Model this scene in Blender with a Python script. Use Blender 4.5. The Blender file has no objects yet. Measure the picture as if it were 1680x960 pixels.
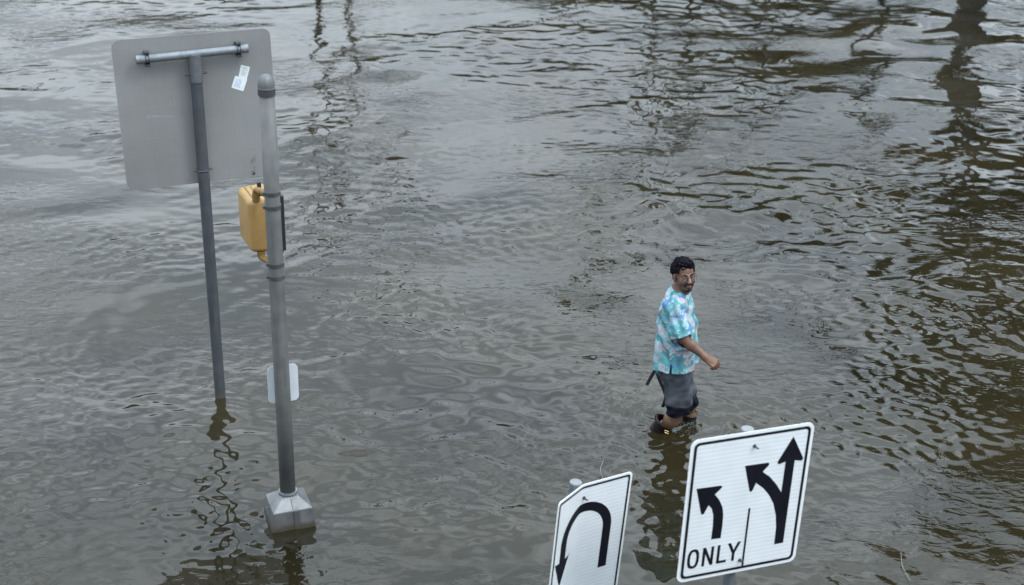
import bpy, bmesh, math, random
import numpy as np
import openvdb
from math import sin, cos, radians, pi
from mathutils import Vector, Matrix

random.seed(7)
rng = np.random.default_rng(11)
sc = bpy.context.scene
COL = sc.collection

# ------------------------------------------------------------------ camera
FPX, CAM_H = 2400.0, 5.6
PITCH, ROLL = radians(24.0), radians(1.03)
_r = np.array([1, 0, 0.]); _u = np.array([0, sin(PITCH), cos(PITCH)]); FWD = np.array([0, cos(PITCH), -sin(PITCH)])
RGT = cos(ROLL) * _r + sin(ROLL) * _u
UPV = -sin(ROLL) * _r + cos(ROLL) * _u
CPOS = np.array([0, 0, CAM_H])
cam_data = bpy.data.cameras.new('camera')
cam_data.sensor_width = 36.0
cam_data.lens = 36.0 * FPX / 1680.0
cam_data.clip_start = 0.1
cam_data.clip_end = 3000
cam_data.dof.use_dof = True
cam_data.dof.focus_distance = 11.2
cam_data.dof.aperture_fstop = 2.0
cam = bpy.data.objects.new('camera', cam_data)
COL.objects.link(cam)
_m = Matrix.Identity(4)
for i in range(3):
    _m[i][0] = RGT[i]; _m[i][1] = UPV[i]; _m[i][2] = -FWD[i]; _m[i][3] = CPOS[i]
cam.matrix_world = _m
sc.camera = cam


def at(px, py, Y):
    """world point on the sight line through a pixel of the 1680-wide photograph at distance Y"""
    d = (px - 840) / FPX * RGT - (py - 480) / FPX * UPV + FWD
    return CPOS + d * (Y / d[1])


# ------------------------------------------------------------------ world, sun, exposure
SUN_EL, SUN_AZ = radians(50), radians(118)      # azimuth clockwise from +Y: from the right, a little behind the camera
w = bpy.data.worlds.new('World'); sc.world = w; w.use_nodes = True
nt = w.node_tree; nt.nodes.clear()
out = nt.nodes.new('ShaderNodeOutputWorld')
sky = nt.nodes.new('ShaderNodeTexSky'); sky.sky_type = 'NISHITA'; sky.sun_disc = False
sky.sun_elevation = SUN_EL; sky.sun_rotation = SUN_AZ
bg1 = nt.nodes.new('ShaderNodeBackground'); bg1.inputs['Strength'].default_value = 0.10
nt.links.new(sky.outputs[0], bg1.inputs['Color'])
tc = nt.nodes.new('ShaderNodeTexCoord')
mp = nt.nodes.new('ShaderNodeMapping'); mp.inputs['Scale'].default_value = (1.0, 1.0, 2.6)
nt.links.new(tc.outputs['Generated'], mp.inputs['Vector'])
nz = nt.nodes.new('ShaderNodeTexNoise'); nz.inputs['Scale'].default_value = 3.6; nz.inputs['Detail'].default_value = 6
nz.inputs['Roughness'].default_value = 0.5
nt.links.new(mp.outputs[0], nz.inputs['Vector'])
rmp = nt.nodes.new('ShaderNodeValToRGB')
rmp.color_ramp.elements[0].position = 0.40; rmp.color_ramp.elements[0].color = (0.60, 0.71, 0.81, 1)
rmp.color_ramp.elements[1].position = 0.62; rmp.color_ramp.elements[1].color = (1.19, 1.33, 1.45, 1)
nt.links.new(nz.outputs['Fac'], rmp.inputs[0])
bg2 = nt.nodes.new('ShaderNodeBackground'); bg2.inputs['Strength'].default_value = 1.42
nt.links.new(rmp.outputs[0], bg2.inputs['Color'])
sepw = nt.nodes.new('ShaderNodeSeparateXYZ'); nt.links.new(tc.outputs['Generated'], sepw.inputs[0])      # overcast sky: brighter towards the zenith
clw = nt.nodes.new('ShaderNodeClamp'); nt.links.new(sepw.outputs['Z'], clw.inputs[0])
zen = nt.nodes.new('ShaderNodeMath'); zen.operation = 'MULTIPLY_ADD'; zen.inputs[1].default_value = 3.1; zen.inputs[2].default_value = 1.10
nt.links.new(clw.outputs[0], zen.inputs[0]); nt.links.new(zen.outputs[0], bg2.inputs['Strength'])
mixw = nt.nodes.new('ShaderNodeMixShader'); mixw.inputs[0].default_value = 0.85     # overcast: mostly cloud
nt.links.new(bg1.outputs[0], mixw.inputs[1]); nt.links.new(bg2.outputs[0], mixw.inputs[2])
nt.links.new(mixw.outputs[0], out.inputs['Surface'])

sd = bpy.data.lights.new('sun', 'SUN'); sd.energy = 1.5; sd.angle = radians(14); sd.color = (1, 0.97, 0.92)
sun = bpy.data.objects.new('sun', sd); COL.objects.link(sun)
_d = Vector((sin(SUN_AZ) * cos(SUN_EL), cos(SUN_AZ) * cos(SUN_EL), sin(SUN_EL)))
sun.rotation_euler = _d.to_track_quat('Z', 'Y').to_euler()
sun.location = (0, 0, 30)

sc.view_settings.view_transform = 'Standard'
sc.view_settings.look = 'None'
sc.view_settings.exposure = 0.0
sc.view_settings.gamma = 1.0
sc.render.film_transparent = False


# ------------------------------------------------------------------ helpers
def tag(o, label=None, cat=None, group=None, kind=None):
    if label: o['label'] = label
    if cat: o['category'] = cat
    if group: o['group'] = group
    if kind: o['kind'] = kind
    return o


def empty(name, loc, label, cat, group=None, rot=(0, 0, 0)):
    o = bpy.data.objects.new(name, None); COL.objects.link(o)
    o.location = loc; o.rotation_euler = rot; o.empty_display_size = 0.2
    return tag(o, label, cat, group)


def link(name, me, mat=None, parent=None, smooth=False, world=True):
    o = bpy.data.objects.new(name, me); COL.objects.link(o)
    if mat: me.materials.append(mat)
    if smooth: me.polygons.foreach_set('use_smooth', [True] * len(me.polygons))
    if parent is not None:
        o.parent = parent
        if world:   # geometry given in world coordinates
            pm = Matrix.LocRotScale(parent.location, parent.rotation_euler, parent.scale)
            if parent.parent is not None:
                q = parent.parent
                pm = Matrix.LocRotScale(q.location, q.rotation_euler, q.scale) @ parent.matrix_parent_inverse @ pm
            o.matrix_parent_inverse = pm.inverted()
    return o


def from_bm(name, bm, mat, parent=None, smooth=False, world=True):
    bmesh.ops.recalc_face_normals(bm, faces=bm.faces[:])
    me = bpy.data.meshes.new(name); bm.to_mesh(me); bm.free()
    return link(name, me, mat, parent, smooth, world)


def tube(bm, pts, rad, seg=16, cap=True):
    """tapered tube through a list of points; rad a number or a list"""
    pts = [Vector(p) for p in pts]
    if not hasattr(rad, '__len__'): rad = [rad] * len(pts)
    rings = []; ref = None
    for i, p in enumerate(pts):
        a = pts[max(i - 1, 0)]; b = pts[min(i + 1, len(pts) - 1)]
        t = (b - a).normalized()
        if ref is None:
            ref = t.orthogonal().normalized()
        ref = (ref - t * ref.dot(t)).normalized()
        s = t.cross(ref)
        rings.append([bm.verts.new(p + (ref * cos(2 * pi * k / seg) + s * sin(2 * pi * k / seg)) * rad[i]) for k in range(seg)])
    for a, b in zip(rings, rings[1:]):
        for k in range(seg):
            bm.faces.new((a[k], a[(k + 1) % seg], b[(k + 1) % seg], b[k]))
    if cap:
        bm.faces.new(rings[0][::-1]); bm.faces.new(rings[-1])


def lathe(bm, origin, prof, seg=40, cap=True):
    """profile of (radius, height) about a vertical axis"""
    ox, oy, oz = origin; rings = []
    for r_, z in prof:
        rings.append([bm.verts.new((ox + r_ * cos(2 * pi * k / seg), oy + r_ * sin(2 * pi * k / seg), oz + z)) for k in range(seg)])
    for a, b in zip(rings, rings[1:]):
        for k in range(seg):
            bm.faces.new((a[k], a[(k + 1) % seg], b[(k + 1) % seg], b[k]))
    if cap:
        bm.faces.new(rings[0][::-1]); bm.faces.new(rings[-1])


def box(bm, c, ex, ey, ez, bev=0.0, seg=2):
    """box centred at c with half-edge vectors"""
    c = Vector(c); ex = Vector(ex); ey = Vector(ey); ez = Vector(ez)
    vs = [bm.verts.new(c + ex * a + ey * b + ez * d) for a in (-1, 1) for b in (-1, 1) for d in (-1, 1)]
    idx = [(0, 1, 3, 2), (4, 6, 7, 5), (0, 4, 5, 1), (2, 3, 7, 6), (0, 2, 6, 4), (1, 5, 7, 3)]
    fs = [bm.faces.new([vs[i] for i in f]) for f in idx]
    if bev > 0:
        es = list({e for f in fs for e in f.edges})
        bmesh.ops.bevel(bm, geom=es, offset=bev, segments=seg, affect='EDGES', profile=0.5)


def bent(pts, n=6):
    """round the corners of a polyline (Catmull-Rom)"""
    P = [Vector(p) for p in pts]; P = [P[0]] + P + [P[-1]]; o = []
    for i in range(1, len(P) - 2):
        for k in range(n):
            t = k / n
            o.append(0.5 * ((2 * P[i]) + (P[i + 1] - P[i - 1]) * t + (2 * P[i - 1] - 5 * P[i] + 4 * P[i + 1] - P[i + 2]) * t * t
                            + (3 * P[i] - P[i - 1] - 3 * P[i + 1] + P[i + 2]) * t ** 3))
    o.append(P[-2]); return o


# ------------------------------------------------------------------ materials
def mat_base(name):
    m = bpy.data.materials.new(name); m.use_nodes = True
    n = m.node_tree; b = n.nodes['Principled BSDF']
    return m, n, b


def metal(name, c1, c2, rough=0.5, metallic=0.0, scale=(30, 30, 3), bump=0.05, spec=0.5, streak=None, soil=None):
    m, n, b = mat_base(name)
    t = n.nodes.new('ShaderNodeTexCoord')
    mpn = n.nodes.new('ShaderNodeMapping'); mpn.inputs['Scale'].default_value = scale
    n.links.new(t.outputs['Object'], mpn.inputs[0])
    z1 = n.nodes.new('ShaderNodeTexNoise'); z1.inputs['Scale'].default_value = 1.0; z1.inputs['Detail'].default_value = 6
    n.links.new(mpn.outputs[0], z1.inputs['Vector'])
    z2 = n.nodes.new('ShaderNodeTexNoise'); z2.inputs['Scale'].default_value = 9.0; z2.inputs['Detail'].default_value = 4
    n.links.new(t.outputs['Object'], z2.inputs['Vector'])
    ad = n.nodes.new('ShaderNodeMath'); ad.operation = 'MULTIPLY_ADD'; ad.inputs[1].default_value = 0.5
    n.links.new(z2.outputs['Fac'], ad.inputs[0])
    hf = n.nodes.new('ShaderNodeMath'); hf.operation = 'MULTIPLY'; hf.inputs[1].default_value = 0.5
    n.links.new(z1.outputs['Fac'], hf.inputs[0]); n.links.new(hf.outputs[0], ad.inputs[2])
    cr = n.nodes.new('ShaderNodeValToRGB')
    cr.color_ramp.elements[0].position = 0.38; cr.color_ramp.elements[0].color = (*c1, 1)
    cr.color_ramp.elements[1].position = 0.62; cr.color_ramp.elements[1].color = (*c2, 1)
    n.links.new(ad.outputs[0], cr.inputs[0])
    last = cr.outputs[0]
    if soil is not None:      # dried mud line above the water: (height of its top, colour)
        sp = n.nodes.new('ShaderNodeSeparateXYZ'); g = n.nodes.new('ShaderNodeNewGeometry')
        n.links.new(g.outputs['Position'], sp.inputs[0])
        wob = n.nodes.new('ShaderNodeMath'); wob.operation = 'MULTIPLY_ADD'; wob.inputs[1].default_value = 0.05
        n.links.new(z2.outputs['Fac'], wob.inputs[0]); n.links.new(sp.outputs['Z'], wob.inputs[2])
        mr = n.nodes.new('ShaderNodeMapRange'); mr.inputs['From Min'].default_value = soil[0]; mr.inputs['From Max'].default_value = soil[0] + 0.03
        mr.inputs['To Min'].default_value = soil[2]; mr.inputs['To Max'].default_value = 0.0
        n.links.new(wob.outputs[0], mr.inputs[0])
        mx = n.nodes.new('ShaderNodeMixRGB'); mx.inputs[2].default_value = (*soil[1], 1)
        n.links.new(mr.outputs[0], mx.inputs[0]); n.links.new(last, mx.inputs[1]); last = mx.outputs[0]
    n.links.new(last, b.inputs['Base Color'])
    b.inputs['Metallic'].default_value = metallic; b.inputs['Roughness'].default_value = rough
    b.inputs['Specular IOR Level'].default_value = spec
    if bump:
        bp = n.nodes.new('ShaderNodeBump'); bp.inputs['Strength'].default_value = bump; bp.inputs['Distance'].default_value = 0.01
        n.links.new(ad.outputs[0], bp.inputs['Height']); n.links.new(bp.outputs[0], b.inputs['Normal'])
    return m


def plain(name, c, rough=0.6, metallic=0.0, spec=0.5, var=0.12, scale=40.0):
    c1 = tuple(max(0, v * (1 - var)) for v in c); c2 = tuple(v * (1 + var) for v in c)
    return metal(name, c1, c2, rough, metallic, (scale, scale, scale), 0.03, spec)


def vcol(name, rough=0.7, spec=0.3, bump=0.1, bscale=120.0, sss=0.0):
    m, n, b = mat_base(name)
    a = n.nodes.new('ShaderNodeAttribute'); a.attribute_name = 'tint'
    n.links.new(a.outputs['Color'], b.inputs['Base Color'])
    b.inputs['Roughness'].default_value = rough; b.inputs['Specular IOR Level'].default_value = spec
    t = n.nodes.new('ShaderNodeTexCoord'); z = n.nodes.new('ShaderNodeTexNoise'); z.inputs['Scale'].default_value = bscale
    z.inputs['Detail'].default_value = 4
    n.links.new(t.outputs['Object'], z.inputs['Vector'])
    bp = n.nodes.new('ShaderNodeBump'); bp.inputs['Strength'].default_value = bump; bp.inputs['Distance'].default_value = 0.004
    n.links.new(z.outputs['Fac'], bp.inputs['Height']); n.links.new(bp.outputs[0], b.inputs['Normal'])
    if sss:
        b.inputs['Subsurface Weight'].default_value = sss; b.inputs['Subsurface Radius'].default_value = (0.012, 0.005, 0.003)
        b.inputs['Subsurface Scale'].default_value = 1.0
    return m


MUD = (0.10, 0.085, 0.06)
M_pole = metal('painted_pole_metal', (0.085, 0.087, 0.084), (0.127, 0.128, 0.126), 0.62, 0.0, (30, 30, 2.5), 0.08, soil=(0.16, MUD, 0.4))
M_poleband = metal('steel_band', (0.070, 0.073, 0.075), (0.109, 0.112, 0.114), 0.45, 0.5)
M_cap = metal('cap_metal', (0.084, 0.088, 0.090), (0.136, 0.140, 0.142), 0.5, 0.2, (60, 60, 3), 0.08)
M_cast = metal('cast_aluminium', (0.131, 0.134, 0.138), (0.202, 0.207, 0.209), 0.5, 0.6, (14, 14, 10), 0.15, soil=(0.035, MUD, 0.85))
M_seam = metal('cast_aluminium_door', (0.106, 0.109, 0.112), (0.169, 0.172, 0.174), 0.42, 0.6, (14, 14, 10), 0.15, soil=(0.035, MUD, 0.8))
M_dark = plain('dark_steel', (0.07, 0.07, 0.075), 0.5, 0.4)
M_post = metal('galvanised_post', (0.052, 0.060, 0.067), (0.076, 0.084, 0.092), 0.5, 0.25, (40, 40, 4), 0.08, soil=(0.08, MUD, 0.5))
M_rail = metal('galvanised_rail', (0.131, 0.150, 0.165), (0.190, 0.207, 0.223), 0.4, 0.35, (40, 8, 40), 0.06)
M_fit = metal('galvanised_tee', (0.090, 0.098, 0.105), (0.133, 0.140, 0.148), 0.55, 0.25, (50, 50, 50), 0.15)
M_yellow = metal('yellow_signal_paint', (0.297, 0.174, 0.058), (0.365, 0.225, 0.085), 0.45, 0.0, (18, 18, 8), 0.05)
M_yarm = metal('yellow_pipe_paint', (0.160, 0.087, 0.022), (0.210, 0.120, 0.030), 0.5, 0.0, (30, 30, 30), 0.08)
M_black = plain('matte_black', (0.018, 0.02, 0.026), 0.5)
M_ink = plain('black_sign_film', (0.007, 0.008, 0.013), 0.5, 0, 0.15, 0.2)
M_pcap = plain('post_cap_metal', (0.19, 0.205, 0.215), 0.5, 0.2)
M_white = plain('white_plate_paint', (0.56, 0.60, 0.64), 0.5, 0, 0.4, 0.06, 12)
M_edge = plain('white_sign_margin', (0.78, 0.80, 0.82), 0.45, 0, 0.4, 0.05, 10)


def sheeting():
    """retroreflective sheeting: faint level bands across the white face"""
    m, n, b = mat_base('reflective_sheeting')
    uvn = n.nodes.new('ShaderNodeUVMap'); uvn.uv_map = 'sheet'
    sp = n.nodes.new('ShaderNodeSeparateXYZ'); n.links.new(uvn.outputs[0], sp.inputs[0])
    mm = n.nodes.new('ShaderNodeMath'); mm.operation = 'MULTIPLY'; mm.inputs[1].default_value = 2 * pi / 0.026
    n.links.new(sp.outputs['Y'], mm.inputs[0])
    sn = n.nodes.new('ShaderNodeMath'); sn.operation = 'SINE'; n.links.new(mm.outputs[0], sn.inputs[0])
    mr = n.nodes.new('ShaderNodeMapRange'); mr.inputs['From Min'].default_value = -0.5; mr.inputs['From Max'].default_value = 0.9
    n.links.new(sn.outputs[0], mr.inputs[0])
    nzz = n.nodes.new('ShaderNodeTexNoise'); nzz.inputs['Scale'].default_value = 7; nzz.inputs['Detail'].default_value = 5
    n.links.new(uvn.outputs[0], nzz.inputs['Vector'])
    mx = n.nodes.new('ShaderNodeMixRGB'); mx.inputs[1].default_value = (0.74, 0.79, 0.83, 1); mx.inputs[2].default_value = (0.84, 0.87, 0.89, 1)
    n.links.new(mr.outputs[0], mx.inputs[0])
    mx2 = n.nodes.new('ShaderNodeMixRGB'); mx2.blend_type = 'MULTIPLY'; mx2.inputs[0].default_value = 0.20
    n.links.new(mx.outputs[0], mx2.inputs[1]); n.links.new(nzz.outputs['Fac'], mx2.inputs[2])
    n.links.new(mx2.outputs[0], b.inputs['Base Color'])
    b.inputs['Roughness'].default_value = 0.32
    return m


M_sheet = sheeting()


def sign_back_mat():
    m, n, b = mat_base('bare_aluminium_sign_back')
    t = n.nodes.new('ShaderNodeTexCoord')
    def noise(scale, detail, vec_scale):
        mpn = n.nodes.new('ShaderNodeMapping'); mpn.inputs['Scale'].default_value = vec_scale
        n.links.new(t.outputs['Object'], mpn.inputs[0])
        z = n.nodes.new('ShaderNodeTexNoise'); z.inputs['Scale'].default_value = scale; z.inputs['Detail'].default_value = detail
        n.links.new(mpn.outputs[0], z.inputs['Vector']); return z.outputs['Fac']
    a1 = noise(1.6, 4, (1, 1, 1)); a2 = noise(1, 6, (60, 60, 1.2)); a3 = noise(1, 5, (1.5, 1.5, 70))
    s = n.nodes.new('ShaderNodeMath'); s.operation = 'ADD'; n.links.new(a2, s.inputs[0]); n.links.new(a3, s.inputs[1])
    s2 = n.nodes.new('ShaderNodeMath'); s2.operation = 'MULTIPLY_ADD'; s2.inputs[1].default_value = 0.14
    n.links.new(s.outputs[0], s2.inputs[0]); n.links.new(a1, s2.inputs[2])
    cr = n.nodes.new('ShaderNodeValToRGB')
    cr.color_ramp.elements[0].position = 0.45; cr.color_ramp.elements[0].color = (0.24, 0.24, 0.24, 1)
    cr.color_ramp.elements[1].position = 0.80; cr.color_ramp.elements[1].color = (0.315, 0.315, 0.313, 1)
    n.links.new(s2.outputs[0], cr.inputs[0]); n.links.new(cr.outputs[0], b.inputs['Base Color'])
    b.inputs['Roughness'].default_value = 0.42; b.inputs['Metallic'].default_value = 0.35
    return m


M_alu = sign_back_mat()

# ------------------------------------------------------------------ flood water: one real wave surface out to the horizon
MAN = (1.27, 10.05); POLE = (-1.527, 8.68); POST = (-2.324, 10.368)


def axis(core0, core1, step_fn, far0, far1):
    a = [core0]
    while a[-1] < core1: a.append(a[-1] + step_fn(a[-1]))
    hi = [a[-1]]; s = step_fn(a[-1])
    while hi[-1] < far1: s *= 1.28; hi.append(hi[-1] + s)
    lo = [a[0]]; s = step_fn(a[0])
    while lo[-1] > far0: s *= 1.28; lo.append(lo[-1] - s)
    return np.array(lo[1:][::-1] + a + hi[1:])


xs = axis(-10.6, 10.6, lambda v: 0.0225, -700, 700)
ys = axis(6.6, 30.0, lambda v: 0.0019 * v + 0.0, -300, 1500)
X, Y = np.meshgrid(xs, ys)
DX = np.gradient(xs)[None, :] + 0 * X; DY = np.gradient(ys)[:, None] + 0 * X
Zw = np.zeros_like(X)


def lowfreq(X, Y, seed, L, n=7):
    """smooth random field of wavelength about L, roughly -1..1"""
    g = np.random.default_rng(seed); f = np.zeros_like(X)
    for i in range(n):
        th = g.uniform(0, 2 * pi); k = 2 * pi / (L * g.uniform(0.7, 1.5))
        f += np.sin(k * (cos(th) * X + sin(th) * Y) + g.uniform(0, 6.28))
    return f / math.sqrt(n / 2)


def waves(X, Y, n, lmin, lmax, slope, mean_dir, spread, seed, warp=0.0):
    """sum of sharp-crested wavelets; slope = rms slope of the band"""
    g = np.random.default_rng(seed); f = np.zeros_like(X)
    wx = warp * lowfreq(X, Y, seed + 50, 1.4); wy = warp * lowfreq(X, Y, seed + 51, 1.4)
    for i in range(n):
        lam = math.exp(g.uniform(math.log(lmin), math.log(lmax)))
        th = mean_dir + g.normal() * spread
        k = 2 * pi / lam; a = slope * math.sqrt(2.0 / n) / k
        fade = np.clip((lam / np.maximum(DX, DY) - 2.5) / 2.5, 0, 1)
        if fade.max() <= 0: continue
        f += a * fade * np.sin(k * (cos(th) * (X + wx) + sin(th) * (Y + wy)) + g.uniform(0, 6.28))
    return f


up_wind = pi / 2 + 0.15           # crests run roughly across the view
m1 = np.clip(0.75 + 0.35 * lowfreq(X, Y, 3, 7.0), 0.25, 1.5)
m2 = np.clip(0.70 + 0.60 * lowfreq(X, Y, 4, 4.5), 0.08, 1.8)
m3 = np.clip(0.48 + 0.70 * lowfreq(X, Y, 5, 3.2), 0.03, 2.0)
# the far right corner stands calmer under the tree, the far side is livelier
far = np.clip((Y - 9.0) / 12.0, 0, 1)
Zw += waves(X, Y, 12, 2.2, 5.0, 0.026, up_wind, 0.6, 21)
calm = np.clip(0.80 + 0.07 * (X + 1.5), 0.48, 1.15)     # quieter on the left
Zw += calm * m1 * waves(X, Y, 34, 0.75, 2.0, 0.042, up_wind, 0.5, 22, 0.05) * (0.75 + 0.55 * far)
Zw += calm * m2 * waves(X, Y, 50, 0.20, 0.62, 0.058, up_wind + 0.2, 0.9, 23, 0.05)
near = 1 + 1.6 * np.clip((18.5 - Y) / 6, 0, 1) + 0.9 * np.exp(-((X + .3) / 1.6) ** 2 - ((Y - 11.6) / 1.8) ** 2)
Zw += m3 * near * waves(X, Y, 44, 0.09, 0.24, 0.026, up_wind - 0.3, 1.2, 24, 0.03)


def rings(cx, cy, lam, slope, r0, decay, seed, sx=1.0):
    """concentric ripples spreading from something that stands or steps in the water"""
    dx = (X - cx) * sx; dy = Y - cy; r = np.sqrt(dx * dx + dy * dy) + 1e-6
    th = np.arctan2(dy, dx)
    irr = 1 + 0.35 * np.sin(2 * th + seed) + 0.25 * np.sin(5 * th + 2 * seed)
    k = 2 * pi / lam
    env = np.exp(-np.maximum(r - r0, 0) / decay) * np.clip(r / r0, 0, 1)
    return slope / k * irr * env * np.sin(k * r + 0.4 * np.sin(3 * th + seed))


Zw += rings(MAN[0] + .03, MAN[1] + .03, 0.135, 0.17, 0.18, 0.42, 1.0)
Zw += rings(MAN[0] + .19, MAN[1] + .12, 0.095, 0.12, 0.12, 0.28, 2.0)
Zw += rings(POLE[0], POLE[1], 0.12, 0.09, 0.22, 0.25, 3.0)
Zw += rings(POST[0], POST[1], 0.08, 0.05, 0.06, 0.14, 4.0)


def churn(cx, cy, rad, slope, lmin, lmax, seed, n=26):
    d = np.sqrt((X - cx) ** 2 + (Y - cy) ** 2)
    return np.exp(-(d / rad) ** 2) * waves(X, Y, n, lmin, lmax, slope, 0.0, 3.0, seed)


Zw += churn(MAN[0] - .03, MAN[1] - .12, 0.30, 0.26, 0.07, 0.22, 31)
Zw += churn(MAN[0] - .10, MAN[1] + .10, 0.22, 0.20, 0.07, 0.18, 32)
Zw += churn(POLE[0] - .25, POLE[1] - .25, 0.45, 0.10, 0.07, 0.16, 33)

Zw += churn(POST[0] + .05, POST[1] - 1.3, 0.9, 0.13, 0.07, 0.2, 34)
Zw += churn(MAN[0] + .0, MAN[1] - .9, 0.8, 0.12, 0.09, 0.28, 35)
ny, nx = X.shape
me = bpy.data.meshes.new('flood_water')
co = np.empty((ny * nx, 3), np.float32); co[:, 0] = X.ravel(); co[:, 1] = Y.ravel(); co[:, 2] = Zw.ravel()
ii = np.arange(ny * nx).reshape(ny, nx)
quads = np.stack([ii[:-1, :-1], ii[:-1, 1:], ii[1:, 1:], ii[1:, :-1]], -1).reshape(-1, 4).astype(np.int32)
nq = len(quads)
me.vertices.add(ny * nx); me.vertices.foreach_set('co', co.ravel())
me.loops.add(nq * 4); me.loops.foreach_set('vertex_index', quads.ravel())
me.polygons.add(nq); me.polygons.foreach_set('loop_start', np.arange(nq, dtype=np.int32) * 4)
me.polygons.foreach_set('use_smooth', np.ones(nq, bool))
me.update(calc_edges=True)

m, n, b = mat_base('muddy_flood_water')
t = n.nodes.new('ShaderNodeTexCoord')
zc = n.nodes.new('ShaderNodeTexNoise'); zc.inputs['Scale'].default_value = 0.55; zc.inputs['Detail'].default_value = 6
n.links.new(t.outputs['Object'], zc.inputs['Vector'])
cr = n.nodes.new('ShaderNodeValToRGB')
cr.color_ramp.elements[0].position = 0.35; cr.color_ramp.elements[0].color = (0.0085, 0.0072, 0.0032, 1)
cr.color_ramp.elements[1].position = 0.70; cr.color_ramp.elements[1].color = (0.0225, 0.0178, 0.0082, 1)
n.links.new(zc.outputs['Fac'], cr.inputs[0]); n.links.new(cr.outputs[0], b.inputs['Base Color'])
b.inputs['IOR'].default_value = 1.38; b.inputs['Roughness'].default_value = 0.015
z1 = n.nodes.new('ShaderNodeTexNoise'); z1.inputs['Scale'].default_value = 9.0; z1.inputs['Detail'].default_value = 2.5
z1.inputs['Roughness'].default_value = 0.5; z1.inputs['Distortion'].default_value = 0.6
mpn = n.nodes.new('ShaderNodeMapping'); mpn.inputs['Scale'].default_value = (0.7, 1.2, 1)
n.links.new(t.outputs['Object'], mpn.inputs[0]); n.links.new(mpn.outputs[0], z1.inputs['Vector'])
zm = n.nodes.new('ShaderNodeTexNoise'); zm.inputs['Scale'].default_value = 0.5; zm.inputs['Detail'].default_value = 2
n.links.new(t.outputs['Object'], zm.inputs['Vector'])
mr = n.nodes.new('ShaderNodeMapRange'); mr.inputs['From Min'].default_value = 0.42; mr.inputs['From Max'].default_value = 0.68
mr.inputs['To Min'].default_value = 0.0; mr.inputs['To Max'].default_value = 0.55
n.links.new(zm.outputs['Fac'], mr.inputs[0])
bp = n.nodes.new('ShaderNodeBump'); bp.inputs['Distance'].default_value = 0.02
n.links.new(mr.outputs[0], bp.inputs['Strength'])
n.links.new(z1.outputs['Fac'], bp.inputs['Height']); n.links.new(bp.outputs[0], b.inputs['Normal'])
water = link('flood_water', me, m)
tag(water, 'grey brown rippled flood water covering the street', None, None, 'structure')

# ------------------------------------------------------------------ signs
class Face:
    """a sign face: (u, v) in metres on the sheet -> world"""
    def __init__(s, o, eu, ev, bend=None):
        s.o = np.array(o); s.eu = np.array(eu); s.ev = np.array(ev)
        nn = np.cross(s.eu, s.ev); s.n = nn / np.linalg.norm(nn); s.bend = bend

    def at(s, u, v, h=0.0):
        if s.bend is None:
            return Vector(s.o + s.eu * u + s.ev * v + s.n * h)
        eL, eR, rad = s.bend              # folded sheet: fold line at u = 0, eased over +-rad
        def pos(u):
            if u <= -rad: return eL * (u + rad) + base(-rad)
            if u >= rad: return eR * (u - rad) + base(rad)
            return base(u)
        def base(u):
            # quadratic ease between both directions
            tt = (u + rad) / (2 * rad)
            start = -(eL + eR) / 2 * rad * 0.98
            return start + 2 * rad * (eL * (tt - tt * tt / 2) + eR * (tt * tt / 2))
        tt = min(1, max(0, (u + rad) / (2 * rad))); e = eL * (1 - tt) + eR * tt
        nn = np.cross(e, s.ev); nn /= np.linalg.norm(nn)
        return Vector(s.o + pos(u) + s.ev * v + nn * h)


def rrect(x0, y0, x1, y1, r, seg=8):
    o = []
    for cx, cy, a0 in ((x1 - r, y1 - r, 0), (x0 + r, y1 - r, 90), (x0 + r, y0 + r, 180), (x1 - r, y0 + r, 270)):
        for k in range(seg + 1):
            a = radians(a0 + 90 * k / seg); o.append((cx + r * cos(a), cy + r * sin(a)))
    return o


def rounded(pts, r=0.006, seg=4, only=None):
    """round the corners of a polygon a little"""
    o = []; N = len(pts)
    for i in range(N):
        p = Vector(pts[i]); a = Vector(pts[i - 1]); b = Vector(pts[(i + 1) % N])
        if only is not None and i not in only: o.append(tuple(p)); continue
        da, db = (a - p), (b - p); ra = min(r, da.length * .45); rb = min(r, db.length * .45)
        s = p + da.normalized() * ra; e = p + db.normalized() * rb
        for k in range(seg + 1):
            t_ = k / seg; q = s * (1 - t_) ** 2 + p * 2 * t_ * (1 - t_) + e * t_ * t_; o.append(tuple(q))
    return o


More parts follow.
